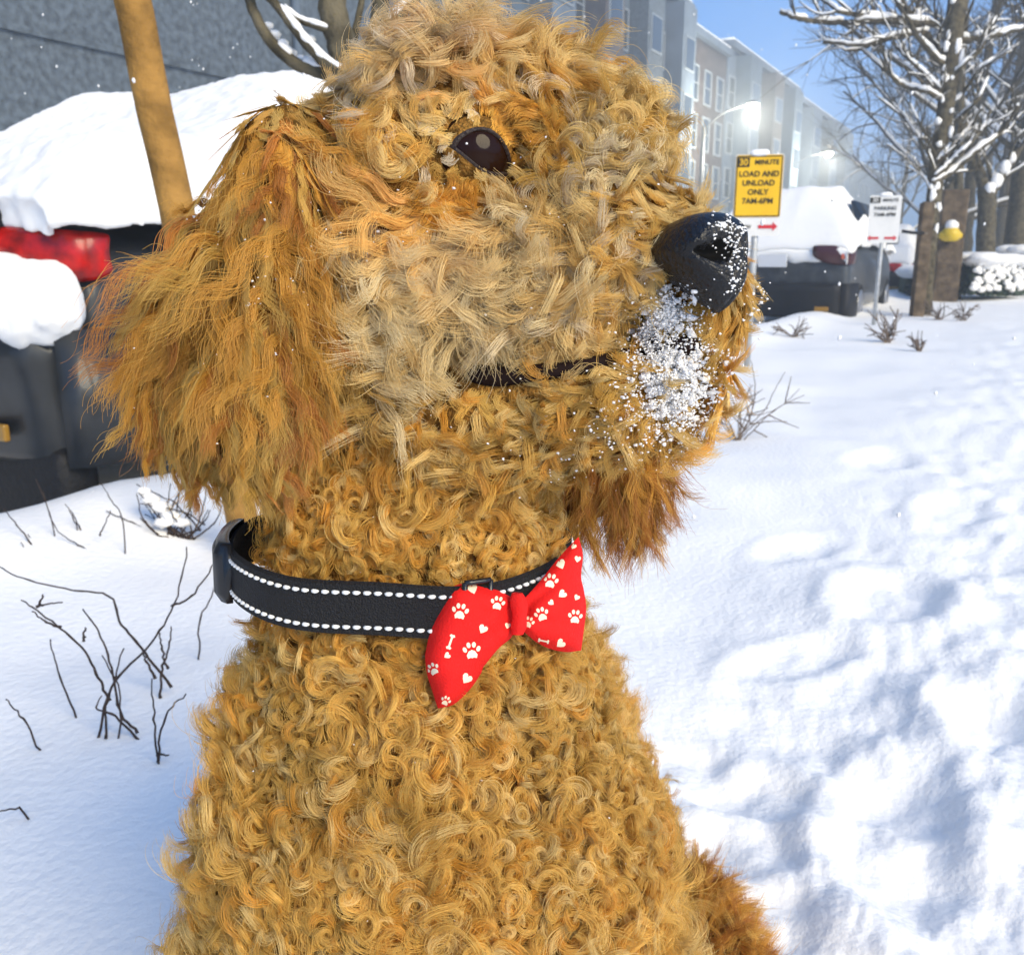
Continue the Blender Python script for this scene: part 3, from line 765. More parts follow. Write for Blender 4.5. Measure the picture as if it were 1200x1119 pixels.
weed('twig', [[(110,859),(131,805),(177,754),(204,708),(220,641)], [(129,821),(115,794),(96,759),(54,724),(24,703)], [(43,711),(50,708),(75,706)], [(45,710),(51,696)], [(161,859),(140,832),(131,783),(115,740),(96,714)], [(123,904),(129,883),(140,859),(140,810),(120,768)], [(124,865),(127,820),(145,760)], [(172,876),(134,838),(113,830),(118,816)], [(201,711),(225,698),(252,660)], [(98,752),(100,735)], [(72,735),(55,729),(37,716)]], (122,866), 'tangle of thin black twigs crossing each other in the left snow', r=.0019)
weed('twig', [[(185,896),(180,842),(178,797)], [(185,893),(193,842),(217,813)], [(184,884),(198,884)]], (185,897), 'small V shaped black twig next to the body of the dog', r=.0017)
weed('twig', [[(97,843),(70,794),(58,749)]], (97,843), 'single slanting black stem left of the tangle of twigs', r=.0016)
weed('twig', [[(54,879),(27,842),(6,818)]], (54,879), 'single black stem near the left edge, below the tangle of twigs', r=.0016)
weed('twig', [[(42,956),(22,947),(-5,953)]], (42,958), 'lowest black stem lying bent at the left edge', r=.0015)
weed('twig', [[(233,773),(234,730),(252,687),(257,639)]], (233,774), 'curved upright black stem close to the collar of the dog', r=.0016)
for k, (bx, by, L, lab) in enumerate([
    (66,634,[[(66,634),(58,600),(42,562)],[(126,655),(95,640),(66,620),(50,575)]], 'fine dark stems in front of the bumper of the near car'),
    (38,650,[[(38,650),(24,636)],[(38,640),(20,615),(4,596)],[(40,648),(33,625)]], 'short dark stems at the left edge below the near car'),
    (97,628,[[(97,628),(86,606),(76,590)],[(95,622),(83,597)]], 'pair of short dark stems below the bumper of the near car'),
    (146,650,[[(146,650),(144,610),(130,585),(118,566)],[(117,628),(130,598)]], 'thin bent stem left of the snowy bush')]):
    weed('twig', L, (bx, by), lab, r=.0017)
# snow laden little bush under the ear
lines = []; rr = random.Random(5)
for k in range(22):
    x0 = 205+rr.uniform(-14, 22); a = rr.uniform(-1.1, .9); L = rr.uniform(45, 85)
    x1 = x0+math.sin(a)*L; y1 = 628-math.cos(a)*L*.8
    lines.append([(x0, 632), ((x0+x1)/2+rr.uniform(-8, 8), (632+y1)/2+rr.uniform(-6, 8)), (x1, y1)])
lines += [[(235,620),(190,632),(155,634)], [(235,622),(205,590),(160,568)], [(240,615),(215,600),(165,590)]]
b_ = weed('bush', lines, (208,632), 'low twiggy bush carrying a cap of snow in front of the near car', cat='bush', group='', r=.0021)
m = MB(); d = (Vector(b_.location)-CAM).dot(AX_F)
for x, y, r in [(168,575,.014),(176,584,.02),(188,594,.022),(200,604,.02),(213,612,.018),(192,612,.02)]: m.sphere(W(x, y, d), (r*1.3, r, r*.7), 12, 8, .18, rr)
m.build('snow_cap', M['snow_soft'], b_)
def rbush(base, n, h, spread, label, r, m_='pale_twig', seed=0, cat='dry weed', lean=0):
    rr = random.Random(seed); L = []
    for k in range(n):
        a = rr.uniform(-spread, spread)+lean; l = h*rr.uniform(.5, 1)
        x, y = base[0]+rr.uniform(-3, 3), base[1]; pts = [(x, y)]
        for s in range(4):
            x += math.sin(a)*l/4; y -= math.cos(a)*l/4; a += rr.uniform(-.35, .35); pts.append((x, y))
        L.append(pts)
        for q in range(2):
            i = rr.choice((1, 2, 3)); x, y = pts[i]; a2 = a+rr.choice((-1, 1))*rr.uniform(.4, .9); l2 = l*rr.uniform(.25, .5)
            L.append([(x, y), (x+math.sin(a2)*l2*.5, y-math.cos(a2)*l2*.5+rr.uniform(-2, 2)), (x+math.sin(a2)*l2, y-math.cos(a2)*l2)])
    return weed('twig_bush', L, base, label, cat=cat, group='small leafless bushes along the snowy path', r=r, m_=m_)
rbush((865,516), 13, 100, 1.15, 'dry leafless weed below the chin of the dog', .0024, seed=2)
rbush((748,652), 8, 72, 1.3, 'faint leafless weed beside the far ear of the dog', .0017, seed=9, lean=.3)
rbush((1040,402), 12, 42, .9, 'pale small bush in front of the second parked car and white sign', .006, seed=4)
rbush((1078,412), 9, 26, 1.0, 'lowest pale weed tuft on the path beyond the two signs', .005, seed=14)
rbush((1100,375), 10, 30, 1.0, 'weed tuft at the foot of the square tree stake', .006, seed=21)
rbush((930,395), 9, 30, 1.3, 'weed tuft under the bumper of the dark sport utility car', .005, seed=6)
rbush((1128,376), 8, 30, .9, 'weed tuft in front of the broad brown post', .006, seed=31)

# ------------------------------------------------------------------ stakes, posts
so_ = empty('tree_stake', gp(293, 655), label='round yellow wooden stake leaning in front of the near car', cat='stake')
m = MB(); top, bot = W(146, -40, 1.86), W(296, 668, 2.2)
m.tube([top.lerp(bot, i/14)+Vector((.002*math.sin(i*1.7), 0, 0)) for i in range(15)], .0375, 20)
m.build('pole', M['stake'], so_)

def branch(mb, sn, pts, r0, r1, snow=1.0, n=None, sides=6, rr=random, jag=0.15):
    n = n or 5*len(pts); S = spline(pts, n)
    S = [Vector(q)+Vector((rr.gauss(0, 1), rr.gauss(0, 1), rr.gauss(0, 1)))*r0*jag for q in S]
    rad = [r0+(r1-r0)*i/(n-1) for i in range(n)]
    mb.tube(S, rad, sides)
    if snow and sn is not None:
        run = []
        for i in range(n):
            d = S[min(i+1, n-1)]-S[max(i-1, 0)]; d.normalize()
            ok = abs(d.z) < .80 and rr.random() > .07
            if ok: run.append(i)
            if (not ok or i == n-1) and len(run) > 2:
                sn.tube([S[k]+Vector((0, 0, rad[k]*.75+.3*snow*rad[k])) for k in run], [max(.15, math.sin(PI*(q+.5)/len(run))**.3)*(rad[k]*.80+.0)*snow*rr.uniform(.8, 1.15) for q, k in enumerate(run)], 6)
                run = []
            elif not ok: run = []
    return S
def twigs(mb, sn, pts, r, L, rr, n, depth=1, up=.35, snow=.9, axis=None):
    for k in range(n):
        i = rr.randrange(1, len(pts)-1); p = Vector(pts[i]); d = (Vector(pts[i+1])-Vector(pts[i-1])).normalized()
        q = Vector((rr.gauss(0, 1), rr.gauss(0, 1), rr.gauss(0, 1)+up*1.5)).normalized(); e = (d*.75+q*.7+Vector((0, 0, up*.6))).normalized()
        l = L*rr.uniform(.5, 1.1); pp = [p]
        for s in range(3): e = (e+Vector((rr.gauss(0, .2), rr.gauss(0, .2), rr.gauss(0, .2)+.06))).normalized(); pp.append(pp[-1]+e*l/3)
        S = branch(mb, sn, pp, r, r*.45, snow, 7, 4, rr, .1)
        if depth > 0: twigs(mb, sn, S, r*.6, L*.55, rr, max(2, n//2 if n < 7 else 3), depth-1, up, snow)
# young tree behind the head
nt_ = empty('young_tree', gp(452, 615), label='young snowy street tree whose forked branches rise behind the head of the dog', cat='tree')
mt, ms, mbr = MB(), MB(), MB(); rr = random.Random(3); dd = 2.32
w_ = lambda L, d=dd: [W(x, y, d) for x, y in L]
branch(mt, None, [gp(452, 618)-Vector((0, 0, .05))]+w_([(440,420),(425,200),(404,70),(392,20),(386,-60),(384,-160)]), .042, .034, 0, 40, 10, rr, .04)
branch(mbr, ms, w_([(408,95),(372,84),(345,74),(318,50),(302,24),(290,-8),(280,-60)]), .017, .013, 1.15, 24, 8, rr, .06)
branch(mbr, ms, w_([(404,90),(378,72),(352,44),(330,14),(312,-6),(290,-20)], 2.28), .013, .010, 1.2, 24, 8, rr, .06)
branch(mbr, ms, w_([(396,40),(372,32),(350,24),(334,10)], 2.3), .008, .006, 1.4, 16, 6, rr, .06)
branch(mbr, ms, w_([(412,90),(416,40),(424,0),(430,-60)], 2.36), .010, .008, 1.2, 16, 6, rr, .06)
branch(mbr, ms, w_([(425,150),(440,50),(447,0),(450,-80)], 2.4), .026, .022, 1, 16, 8, rr, .04)
branch(mbr, ms, w_([(440,50),(465,20),(490,-4),(520,-40)], 2.42), .014, .010, 1.3, 16, 8, rr, .05)
for x, y, rx in [(352,71,.015),(331,52,.014),(314,31,.012),(364,46,.012),(345,22,.010),(322,41,.013),(341,63,.014)]:
    ms.sphere(W(x, y, 2.33), (rx*1.2, rx*.8, rx*.85), 12, 8, .12, rr)
mt.build('trunk', M['bark'], nt_); mbr.build('branches', M['bark'], nt_); ms.build('snow_cover', M['snow_soft'], nt_)

# ------------------------------------------------------------------ parked cars
def paint(name, c): return mat(name, c, 0.40, 0.4, coat=0.25, bump=0.15, bump_scale=6, noise_scale=9, noise_amt=0.35)
M['car_black'] = paint('black car paint', (0.018, 0.020, 0.022)); M['car_grey'] = paint('dark grey car paint', (0.045, 0.050, 0.055))
M['black_trim'] = mat('black plastic trim', (0.012, 0.012, 0.013), 0.6, 0.3, bump=0.3, bump_scale=50)
M['glass'] = mat('dark car glass', (0.010, 0.013, 0.016), 0.08, 0.6)
M['tail_red'] = mat('red tail lamp lens', (0.55, 0.010, 0.006), 0.22, 0.35, coat=0.15, noise_scale=16, noise_amt=0.5, color2=(0.16, 0.004, 0.003))
M['tail_clear'] = mat('orange red lens', (0.65, 0.10, 0.03), 0.15, 0.6, coat=1.0)
M['tail_smoke'] = mat('smoked tail lamp', (0.05, 0.008, 0.008), 0.2, 0.5)
M['reflector'] = mat('amber reflector', (0.30, 0.16, 0.02), 0.3, 0.5)
M['tyre'] = mat('tyre rubber', (0.016, 0.016, 0.016), 0.85, 0.2); M['rim'] = mat('alloy rim', (0.35, 0.35, 0.36), 0.35, 0.5, metal=0.8)
M['plate'] = mat('white number plate', (0.65, 0.66, 0.68), 0.4, 0.4)
def loft(stations, ring):
    """stations: list of (y, params); ring(params) -> closed list of (x, z)"""
    m = MB(); vs = []; n = None
    for y, p in stations:
        R_ = ring(p); n = len(R_); vs += [(x, y + (dy if len(q) > 2 else 0), z) for q in [R_] for (x, z, *dyy) in [(a[0], a[1]) for a in R_] for dy in [0]]
    k = len(stations)
    fs = [(i*n+j, i*n+(j+1) % n, (i+1)*n+(j+1) % n, (i+1)*n+j) for i in range(k-1) for j in range(n)]
    fs += [tuple(range(n-1, -1, -1)), tuple((k-1)*n+j for j in range(n))]
    m.add(vs, fs); return m
def car(name, corner, label, paintm, L=4.4, Wd=1.76, tall=0.0, zoff=0.0, suv=False, seed=1, cat='car', near=False, group='snow covered cars parked along the kerb'):
    """corner: ground point of the rear right corner; x across (negative to the left), y forward"""
    o = empty(name, (corner.x, corner.y, zoff), ST_ROT, label=label, cat=cat, group=group)
    h = Wd/2; T = tall
    # y, half width, underside, belt, top, top half width
    if suv: st = [(0,.80,.34,.80,.98,.74),(.06,.87,.28,.92,1.12,.76),(.22,.88,.24,1.02,1.50,.56),(.5,.88,.22,1.05,1.74,.46),(1.5,.88,.22,1.05,1.80,.46),(2.5,.88,.22,1.03,1.72,.46),(3.2,.88,.24,1.0,1.14,.70),(4.1,.86,.26,.92,1.02,.70),(4.5,.74,.32,.78,.86,.62)]
    else: st = [(0,.80,.30,.66,.76,.74),(.05,.86,.25,.78,.90,.76),(.25,.88,.22,.86,.97,.74),(.62,.88,.22,.88,1.00,.70),(1.25,.88,.22,.90,1.36,.58),(2.0,.88,.22,.90,1.43,.57),(2.7,.88,.22,.90,1.36,.57),(3.35,.88,.24,.88,.97,.70),(4.1,.86,.26,.80,.86,.70),(4.4,.74,.32,.66,.72,.62)]
    if near: st = [(a, b_, c, d_, (e if a < 1 else e-.05), f if a < 1 else f+.11) for a, b_, c, d_, e, f in st]
    if suv: st = [(a, b_, c, d_, (e if e < 1.3 else e-.16), f) for a, b_, c, d_, e, f in st]
    rng_ = lambda w, z0, zb, zt, wt: [(-w*.86, z0), (w*.86, z0), (w, z0+.12), (w*1.01, (z0+zb)/2), (w*.99, zb), (wt*1.03, zt-.10*(zt-zb)), (wt*.9, zt), (0, zt+.03), (-wt*.9, zt), (-wt*1.03, zt-.10*(zt-zb)), (-w*.99, zb), (-w*1.01, (z0+zb)/2), (-w, z0+.12)]
    m = MB(); vs = []; n = 13
    for (y, w_2, z0, zb, zt, wt) in st:
        for x, z in rng_(w_2, z0, zb, zt, wt): vs.append((x-h, y+(.05*(1-abs(x)/w_2)*-1 if y < .1 else 0), z))
    k = len(st); fs = [(i*n+j, i*n+(j+1) % n, (i+1)*n+(j+1) % n, (i+1)*n+j) for i in range(k-1) for j in range(n)]
    fs += [tuple(range(n-1, -1, -1)), tuple((k-1)*n+j for j in range(n))]
    m.add(vs, fs); m.build('body', paintm, o, local=True, subsurf=2)
    # bumper
    m = MB(); P = [(-h+x, y, .47) for x, y in [(.90,.34),(.89,.10),(.80,-.06),(.4,-.115),(0,-.13),(-.4,-.115),(-.80,-.06),(-.89,.10),(-.90,.34)]]
    S = spline(P, 40); vs = []
    for i, q in enumerate(S):
        t = (Vector(S[min(i+1, 39)])-Vector(S[max(i-1, 0)])).normalized(); out = Vector((t.y, -t.x, 0))
        if out.y > 0 and abs(q[0]+h) < .8: out = -out
        for oo, zz in [(-.05,-.24),(.0,-.25),(.035,-.20),(.04,.02),(.055,.06),(.05,.12),(.0,.15),(-.05,.15)]: vs.append(tuple(Vector(q)+out*oo*(-1 if False else 1)+Vector((0, 0, zz))))
    m.add(vs, [(i*8+j, i*8+(j+1) % 8, (i+1)*8+(j+1) % 8, (i+1)*8+j) for i in range(39) for j in range(8)]+[tuple(range(8)), tuple(39*8+j for j in range(7, -1, -1))])
    m.build('bumper', paintm if near else M['black_trim'], o, local=True)
    for sx in (.62, -.62):
        m = MB(); m.box((sx-h, -.15, .33), (.16, .02, .05)); m.build('reflector', M['reflector'], o, local=True, smooth=False, bevel=.006)
    # tail lamps wrap round the corner
    zt = ((.90, .775) if near else (.80, .62)) if not suv else (1.06, .86)
    for sg in (1, -1):
        m = MB(); vs = []; prof = [(.45,-.050),(.60,-.042),(.72,-.03),(.82,.0),(.875,.06),(.895,.16),(.90,.26)]
        if near: prof = [(.58,-.062),(.68,-.052),(.77,-.034),(.83,-.005),(.868,.03),(.888,.07),(.895,.11)]
        for i, (x, y) in enumerate(prof):
            t = i/(len(prof)-1); up = zt[0]-.02*t; dn = zt[1]+(.07 if i == 0 else .0)-.03*math.sin(t*3)
            for q in range(5):
                b = math.sin(PI*q/4)*.018; vs.append((sg*(x+b*.3)-h, y-b, dn+(up-dn)*q/4))
        fs = [(i*5+j, (i+1)*5+j, (i+1)*5+j+1, i*5+j+1) if sg > 0 else (i*5+j+1, (i+1)*5+j+1, (i+1)*5+j, i*5+j) for i in range(len(prof)-1) for j in range(4)]
        m.add(vs, fs, 0)
        lo = m.build('tail_lamp', M['tail_smoke'] if suv else M['tail_red'], o, local=True, subsurf=1)
        so2 = lo.modifiers.new('thick', 'SOLIDIFY'); so2.thickness = .03; so2.offset = -1
        m = MB(); m.box((sg*.80-h, -.030 if not near else -.026, (zt[0]+zt[1])/2-.03), (.05, .02, .06), Matrix.Rotation(sg*.55, 3, 'Z')); ln = None if near else m.build('lens', M['tail_clear'], lo, local=True, bevel=.008)
    m = MB(); m.box((-h, -.085, .70 if not suv else .88), (.34, .02, .15)); m.build('number_plate', M['plate'], o, local=True, smooth=False, bevel=.005)
    if near:
        m = MB(); m.box((-h-.07, -.055, .925), (1.44, .10, .10)); m.build('trunk_trim', M['black_trim'], o, local=True, bevel=.03)
        m = MB(); m.box((-h, -.035, .15), (1.70, .14, .26)); m.build('valance', M['black_trim'], o, local=True, bevel=.04)
    # glass
    m = MB()
    if suv: q = [(-.60-h,.10,1.10),(.60-h,.10,1.10),(.56-h,.36,1.58),(-.56-h,.36,1.58)]
    else: q = [(-.60-h,.66,1.03),(.60-h,.66,1.03),(.50-h,1.18,1.34),(-.50-h,1.18,1.34)]
    m.add(q, [(0, 1, 2, 3)]); g = m.build('rear_window', M['glass'], o, local=True); sd = g.modifiers.new('t', 'SOLIDIFY'); sd.thickness = .03; sd.offset = 0
    for sg in (1, -1):
        m = MB(); a, b_2 = (.55, 3.0) if suv else (1.05, 3.1); z1, z2 = (1.08, 1.60) if suv else (.93, 1.30)
        wb, wt2 = (.885, .70) if suv else (.885, .66)
        m.add([(sg*wb-h, a, z1), (sg*wb-h, b_2+.1, z1), (sg*wt2-h, b_2-.45, z2), (sg*wt2-h, a+.3, z2)], [(0, 1, 2, 3)]); g = m.build('side_window', M['glass'], o, local=True)
        sd = g.modifiers.new('t', 'SOLIDIFY'); sd.thickness = .03; sd.offset = 0
        m = MB(); m.box((sg*.97-h, 2.75, 1.02 if not suv else 1.16), (.2, .12, .14)); m.build('mirror', paintm, o, local=True, bevel=.03)
    for y in (.95, 3.55):
        for sg in (1, -1):
            m = MB(); m.tube([(sg*.68-h, y, .32), (sg*.70-h, y, .32), (sg*.86-h, y, .32), (sg*.885-h, y, .32)], [.26, .32, .32, .27], 28); wl = m.build('wheel', M['tyre'], o, local=True)
            m = MB(); m.tube([(sg*.88-h, y, .32), (sg*.895-h, y, .32), (sg*.90-h, y, .32)], [.21, .20, .05], 20); m.build('rim', M['rim'], wl, local=True)
    # snow blanket
    rr = random.Random(seed); vs = []; fs = []; nx, ny = 34, 60
    ys = [s[0] for s in st]
    def ip(y, c): return float(np.interp(y, ys, [s[c] for s in st]))
    y0, y1 = (-.02, L-.05)
    th0 = .15
    for i in range(ny+1):
        y = y0+(y1-y0)*(i/ny); yy = max(y, 0.0)
        w_2, zb, ztp, wt = ip(yy, 1), ip(yy, 3), ip(yy, 4), ip(yy, 5)
        drop = (max(.91, zb) if yy < .12 else .86) if near and yy < .6 else zb - (.02 if not suv else 0)
        if suv: drop = max(zb-.02, .96)
        for j in range(nx+1):
            u = -1+2*j/nx; a = abs(u)
            # profile from belt up over the roof
            if a > .62: t = (1-a)/.38; x = w_2+.03-(w_2-wt+.02)*sm1(t); z = drop+(ztp-drop)*(t**.8) 
            else: t = a/.62; x = wt*t*1.0+.01*t; z = ztp
            th = th0*min(1, (1-a)*5+.25)
            nzv = noise.noise(Vector((x*2.2*(1 if u > 0 else -1), y*1.9, seed*3.1)))*.045+noise.noise(Vector((x*6*(1 if u > 0 else -1), y*6, seed)))*.015
            edge = min(1, i/4+.25, (ny-i)/4+.25)
            fr = noise.noise(Vector((y*9, u*5, seed)))*.05 if a > .93 else 0
            if near and yy < .30: fr = 0; nzv = max(nzv, -.02)*(1-a*.7); z = max(z, .915-th*edge*.6)
            vs.append((math.copysign(x+th*.35*(a > .3)*a, u)-h, y-.03*(i < 4), z+th*edge*(1 if a < .8 else .6)+nzv+fr))
    for i in range(ny):
        for j in range(nx): fs.append((i*(nx+1)+j, i*(nx+1)+j+1, (i+1)*(nx+1)+j+1, (i+1)*(nx+1)+j))
    m = MB(); m.add(vs, fs)
    # closing skirt at the rear edge
    b0 = len(m.v); rear = [Vector(vs[j]) for j in range(nx+1)]
    low = [Vector((p.x, p.y+.03, p.z-(.0 if near else .16)-(.0 if near else .05)*noise.noise(Vector((p.x*7, 2, seed))))) for p in rear]
    m.add([tuple(p) for p in rear]+[tuple(p) for p in low], [(j+1, j, nx+1+j, nx+2+j) for j in range(nx)])
    if near:   # heap lying on the bumper
        for q in range(150):
            x = rr.uniform(-1.75, -.06); r_ = rr.uniform(.035, .07)*(1 if x < -.25 else .7)
            m.sphere((x, -.09+.03*(x > -.12)+rr.uniform(-.02, .03), .715+rr.uniform(-.035, .040)-.02*(x > -.2)), (r_*1.4, r_*.8, r_*rr.uniform(.8, 1.1)), 14, 9, .10, rr)
    snm = m.build('snow_cover', M['snow_soft'], o, local=True)
    sd = snm.modifiers.new('t', 'SOLIDIFY'); sd.thickness = .05; sd.offset = 1 if near else -1
    if near:
        rmm = snm.modifiers.new('r', 'REMESH'); rmm.mode = 'VOXEL'; rmm.voxel_size = .012
        sm_ = snm.modifiers.new('s', 'SMOOTH'); sm_.iterations = 8; sm_.factor = .5; rmm.use_smooth_shade = True
        tx = bpy.data.textures.new('crust', 'CLOUDS'); tx.noise_scale = .06; dsp = snm.modifiers.new('d', 'DISPLACE'); dsp.texture = tx; dsp.strength = .022; dsp.mid_level = .5
    else:
        ss = snm.modifiers.new('ss', 'SUBSURF'); ss.levels = 1; ss.render_levels = 1
    return o
def sm1(t): t = max(0, min(1, t)); return t*t*(3-2*t)
pc = W(118, 560, 2.62); car('parked_car', pc, 'nearest snow covered black car with a red tail lamp, behind the ear of the dog', M['car_black'], near=True, zoff=-.10, seed=3)
pc = W(990, 385, 10.6); car('parked_car', pc, 'dark grey sport utility car under thick snow behind the yellow sign', M['car_grey'], suv=True, zoff=-.22, seed=8)
pc = W(1062, 368, 17.5); car('parked_car', pc, 'far dark car under snow behind the white sign', M['car_black'], zoff=-.22, seed=15)

# ------------------------------------------------------------------ signs
M['sign_yellow'] = mat('yellow sign sheet', (0.80, 0.47, 0.012), 0.5, 0.3, noise_scale=6, noise_amt=0.06)
M['sign_white'] = mat('white sign sheet', (0.72, 0.71, 0.68), 0.5, 0.3, noise_scale=6, noise_amt=0.05)
M['sign_ink'] = mat('dark sign lettering', (0.03, 0.028, 0.02), 0.6, 0.2); M['sign_red'] = mat('red sign print', (0.55, 0.03, 0.04), 0.6, 0.2)
M['steel'] = mat('galvanised steel post', (0.42, 0.43, 0.43), 0.5, 0.5, metal=0.3, noise_scale=20, noise_amt=0.15)
def plate(m, x0, x1, z0, z1, y, t, r=.015, mi=0):
    P = []
    for cx, cz, a0 in ((x1-r, z1-r, 0), (x0+r, z1-r, 90), (x0+r, z0+r, 180), (x1-r, z0+r, 270)):
        for k in range(5): a = math.radians(a0+22.5*k); P.append((cx+r*math.cos(a), cz+r*math.sin(a)))
    n = len(P); m.add([(x, y, z) for x, z in P]+[(x, y+t, z) for x, z in P], [tuple(range(n)), tuple(range(2*n-1, n-1, -1))]+[(i, n+i, n+(i+1) % n, (i+1) % n) for i in range(n)], mi)
def text(par, s, size, x, z, m_, y=-.006, align='CENTER', sp=1.0):
    cu = bpy.data.curves.new('lettering', 'FONT'); cu.body = s; cu.size = size; cu.align_x = align; cu.space_line = sp; cu.extrude = .0006; cu.offset = size*.018
    cu.materials.append(m_); t_ = bpy.data.objects.new('t', cu); C.collection.objects.link(t_); bpy.context.view_layer.update()
    me_ = bpy.data.meshes.new_from_object(t_.evaluated_get(bpy.context.evaluated_depsgraph_get())); bpy.data.objects.remove(t_)
    o = bpy.data.objects.new('lettering', me_); C.collection.objects.link(o); o.parent = par
    o.location = (x, y, z); o.rotation_euler = (PI/2, 0, 0); return o
def sign(px, top, d, label, yellow, rz, roll, wd, hgt, strip, post_px):
    tp = W(px, top, d); base = Vector((tp.x, tp.y, 0)); base.z = gz(base.x, base.y); H = tp.z-base.z
    o = empty('parking_sign', base, rz, label=label, cat='sign')
    m = MB(); m.tube([(0, .03, -.1), (0, .03, H-.01)], .022, 10); m.build('post', M['steel'], o, local=True)
    m = MB(); plate(m, -wd/2, wd/2, H-hgt-strip, H, 0, .004); pn = m.build('panel', M['sign_white'], o, local=True, smooth=False)
    col_ = M['sign_ink']
    if yellow:
        m = MB(); plate(m, -wd/2+.004, wd/2-.004, H-hgt, H-.004, -.003, .002); m.build('yellow_face', M['sign_yellow'], pn, local=True, smooth=False)
        m = MB(); b = .006
        for x0, x1, z0, z1 in ((-wd/2+.008, wd/2-.008, H-.016, H-.010), (-wd/2+.008, wd/2-.008, H-hgt+.004, H-hgt+.010), (-wd/2+.008, -wd/2+.014, H-hgt+.010, H-.016), (wd/2-.014, wd/2-.008, H-hgt+.010, H-.016)):
            m.box(((x0+x1)/2, -.005, (z0+z1)/2), (x1-x0, .002, z1-z0))
        m.build('border', col_, pn, local=True, smooth=False)
    m = MB(); m.box((-wd/2+.05, -.0055, H-.048), (.075 if yellow else .10, .003, .056)); m.build('number_box', col_, pn, local=True, smooth=False)
    text(pn, '30', .055, -wd/2+.05, H-.066, M['sign_yellow'] if yellow else M['sign_white'], -.0085)
    text(pn, 'MINUTE', .042, .045, H-.062, col_)
    if yellow: text(pn, 'LOAD AND\nUNLOAD\nONLY\n7AM-6PM', .048, 0, H-.135, col_, sp=1.15)
    else: text(pn, 'PARKING\n7AM-6PM', .052, 0, H-.145, col_, sp=1.2)
    m = MB(); zc = H-hgt-strip*.5
    m.box((wd*.20, -.003, zc), (.09, .003, .022)); m.add([(wd*.20+.045, -.0045, zc-.028), (wd*.20+.075, -.0045, zc), (wd*.20+.045, -.0045, zc+.028), (wd*.20+.045, -.0015, zc-.028), (wd*.20+.075, -.0015, zc), (wd*.20+.045, -.0015, zc+.028)], [(0, 1, 2), (5, 4, 3), (0, 3, 4, 1), (1, 4, 5, 2), (2, 5, 3, 0)])
    if not yellow:
        m.box((-wd*.26, -.003, zc), (.08, .003, .022)); m.add([(-wd*.26-.04, -.0045, zc-.028), (-wd*.26-.07, -.0045, zc), (-wd*.26-.04, -.0045, zc+.028)], [(2, 1, 0)])
    m.build('red_arrow', M['sign_red'], pn, local=True, smooth=False)
    if yellow: text(pn, 'TOW', .034, -wd*.24, zc-.012, col_)
    m = MB(); rr = random.Random(3)
    for k in range(6): m.sphere((rr.uniform(-.06, .06), .004, H+.008), (.035, .02, .022), 8, 6, .15, rr)
    m.build('snow_cap', M['snow_soft'], o, local=True)
    return o
sign(891, 181, 5.7, 'yellow loading sign on a post above the nose of the dog', True, -.18, 0, .30, .385, .118, 885)
sign(1039, 229, 9.2, 'smaller white parking sign with red arrows left of the square stake', False, -.20, 0, .31, .375, .10, 1033)

# ------------------------------------------------------------------ right side: square stake, street tree, broad post, pole, hedge, trees
o = empty('tree_stake', gp(1072, 371), label='square brown stake standing beside the trunk of the snowy tree', cat='stake')
m = MB(); a, b = W(1073, 380, 11.0), W(1087, 238, 10.95); ax = (b-a)
zz = ax.normalized(); xx = (AX_R-zz*AX_R.dot(zz)).normalized(); yy = zz.cross(xx)
m.box((a+b)/2, (.145, .12, ax.length), Matrix((xx, yy, zz)).transposed()); m.build('post', M['post'], o, smooth=False, bevel=.01)
m = MB(); m.tube([W(1057, 271, 10.9), W(1070, 273, 10.9), W(1083, 273, 10.88)], .02, 6); m.build('tie_strap', M['black_trim'], o)
mt_d = 11.3
o = empty('street_tree', gp(1084, 368), label='snow laden street tree rising behind the square stake', cat='tree')
mt, mbr, ms = MB(), MB(), MB(); rr = random.Random(21)
trunk = [(1083,372),(1088,300),(1094,230),(1103,160),(1113,90),(1120,20),(1128,-60),(1130,-200)]
w_ = lambda L, d=mt_d: [W(x, y, d+(rr.uniform(-.25, .25) if i else 0)) for i, (x, y) in enumerate(L)]
S = branch(mt, None, w_(trunk), .078, .135, 0, 40, 10, rr, .06)
BR = [([(1108,120),(1085,108),(1058,100),(1040,85),(1012,60)],.035), ([(1104,112),(1088,92),(1065,70),(1046,50)],.032), ([(1114,70),(1085,40),(1062,10),(1045,-30)],.05), ([(1112,84),(1078,46),(1050,0),(1040,-30)],.04),
      ([(1118,30),(1050,25),(1000,26),(962,26),(935,22),(914,14)],.045), ([(1050,24),(1010,18),(985,14),(955,-6)],.035), ([(1085,38),(1045,44),(1008,53),(965,49)],.034), ([(1045,45),(1008,58),(990,60)],.026),
      ([(1118,50),(1140,46),(1175,40),(1215,30)],.05), ([(1092,216),(1118,200),(1150,172),(1170,158),(1192,125)],.040), ([(1095,208),(1115,190),(1135,170),(1152,150),(1160,130)],.03), ([(1098,190),(1118,168),(1138,148),(1150,128)],.028),
      ([(1104,160),(1122,140),(1145,118),(1158,90)],.028), ([(1108,130),(1128,110),(1150,80),(1185,60)],.03), ([(1112,95),(1130,75),(1150,58),(1160,20)],.03), ([(1096,200),(1082,170),(1060,140),(1030,115)],.020), ([(1093,225),(1072,195),(1040,170)],.016), ([(1098,185),(1080,150),(1066,120)],.018), ([(1120,10),(1150,-20),(1190,-40)],.05)]
for L, r in BR:
    B_ = branch(mbr, ms, w_(L), r, r*.55, 1.45, 6*len(L), 6, rr, .12)
    twigs(mbr, ms, B_, r*.42, .55, rr, 6, 1, .3, 1.55)
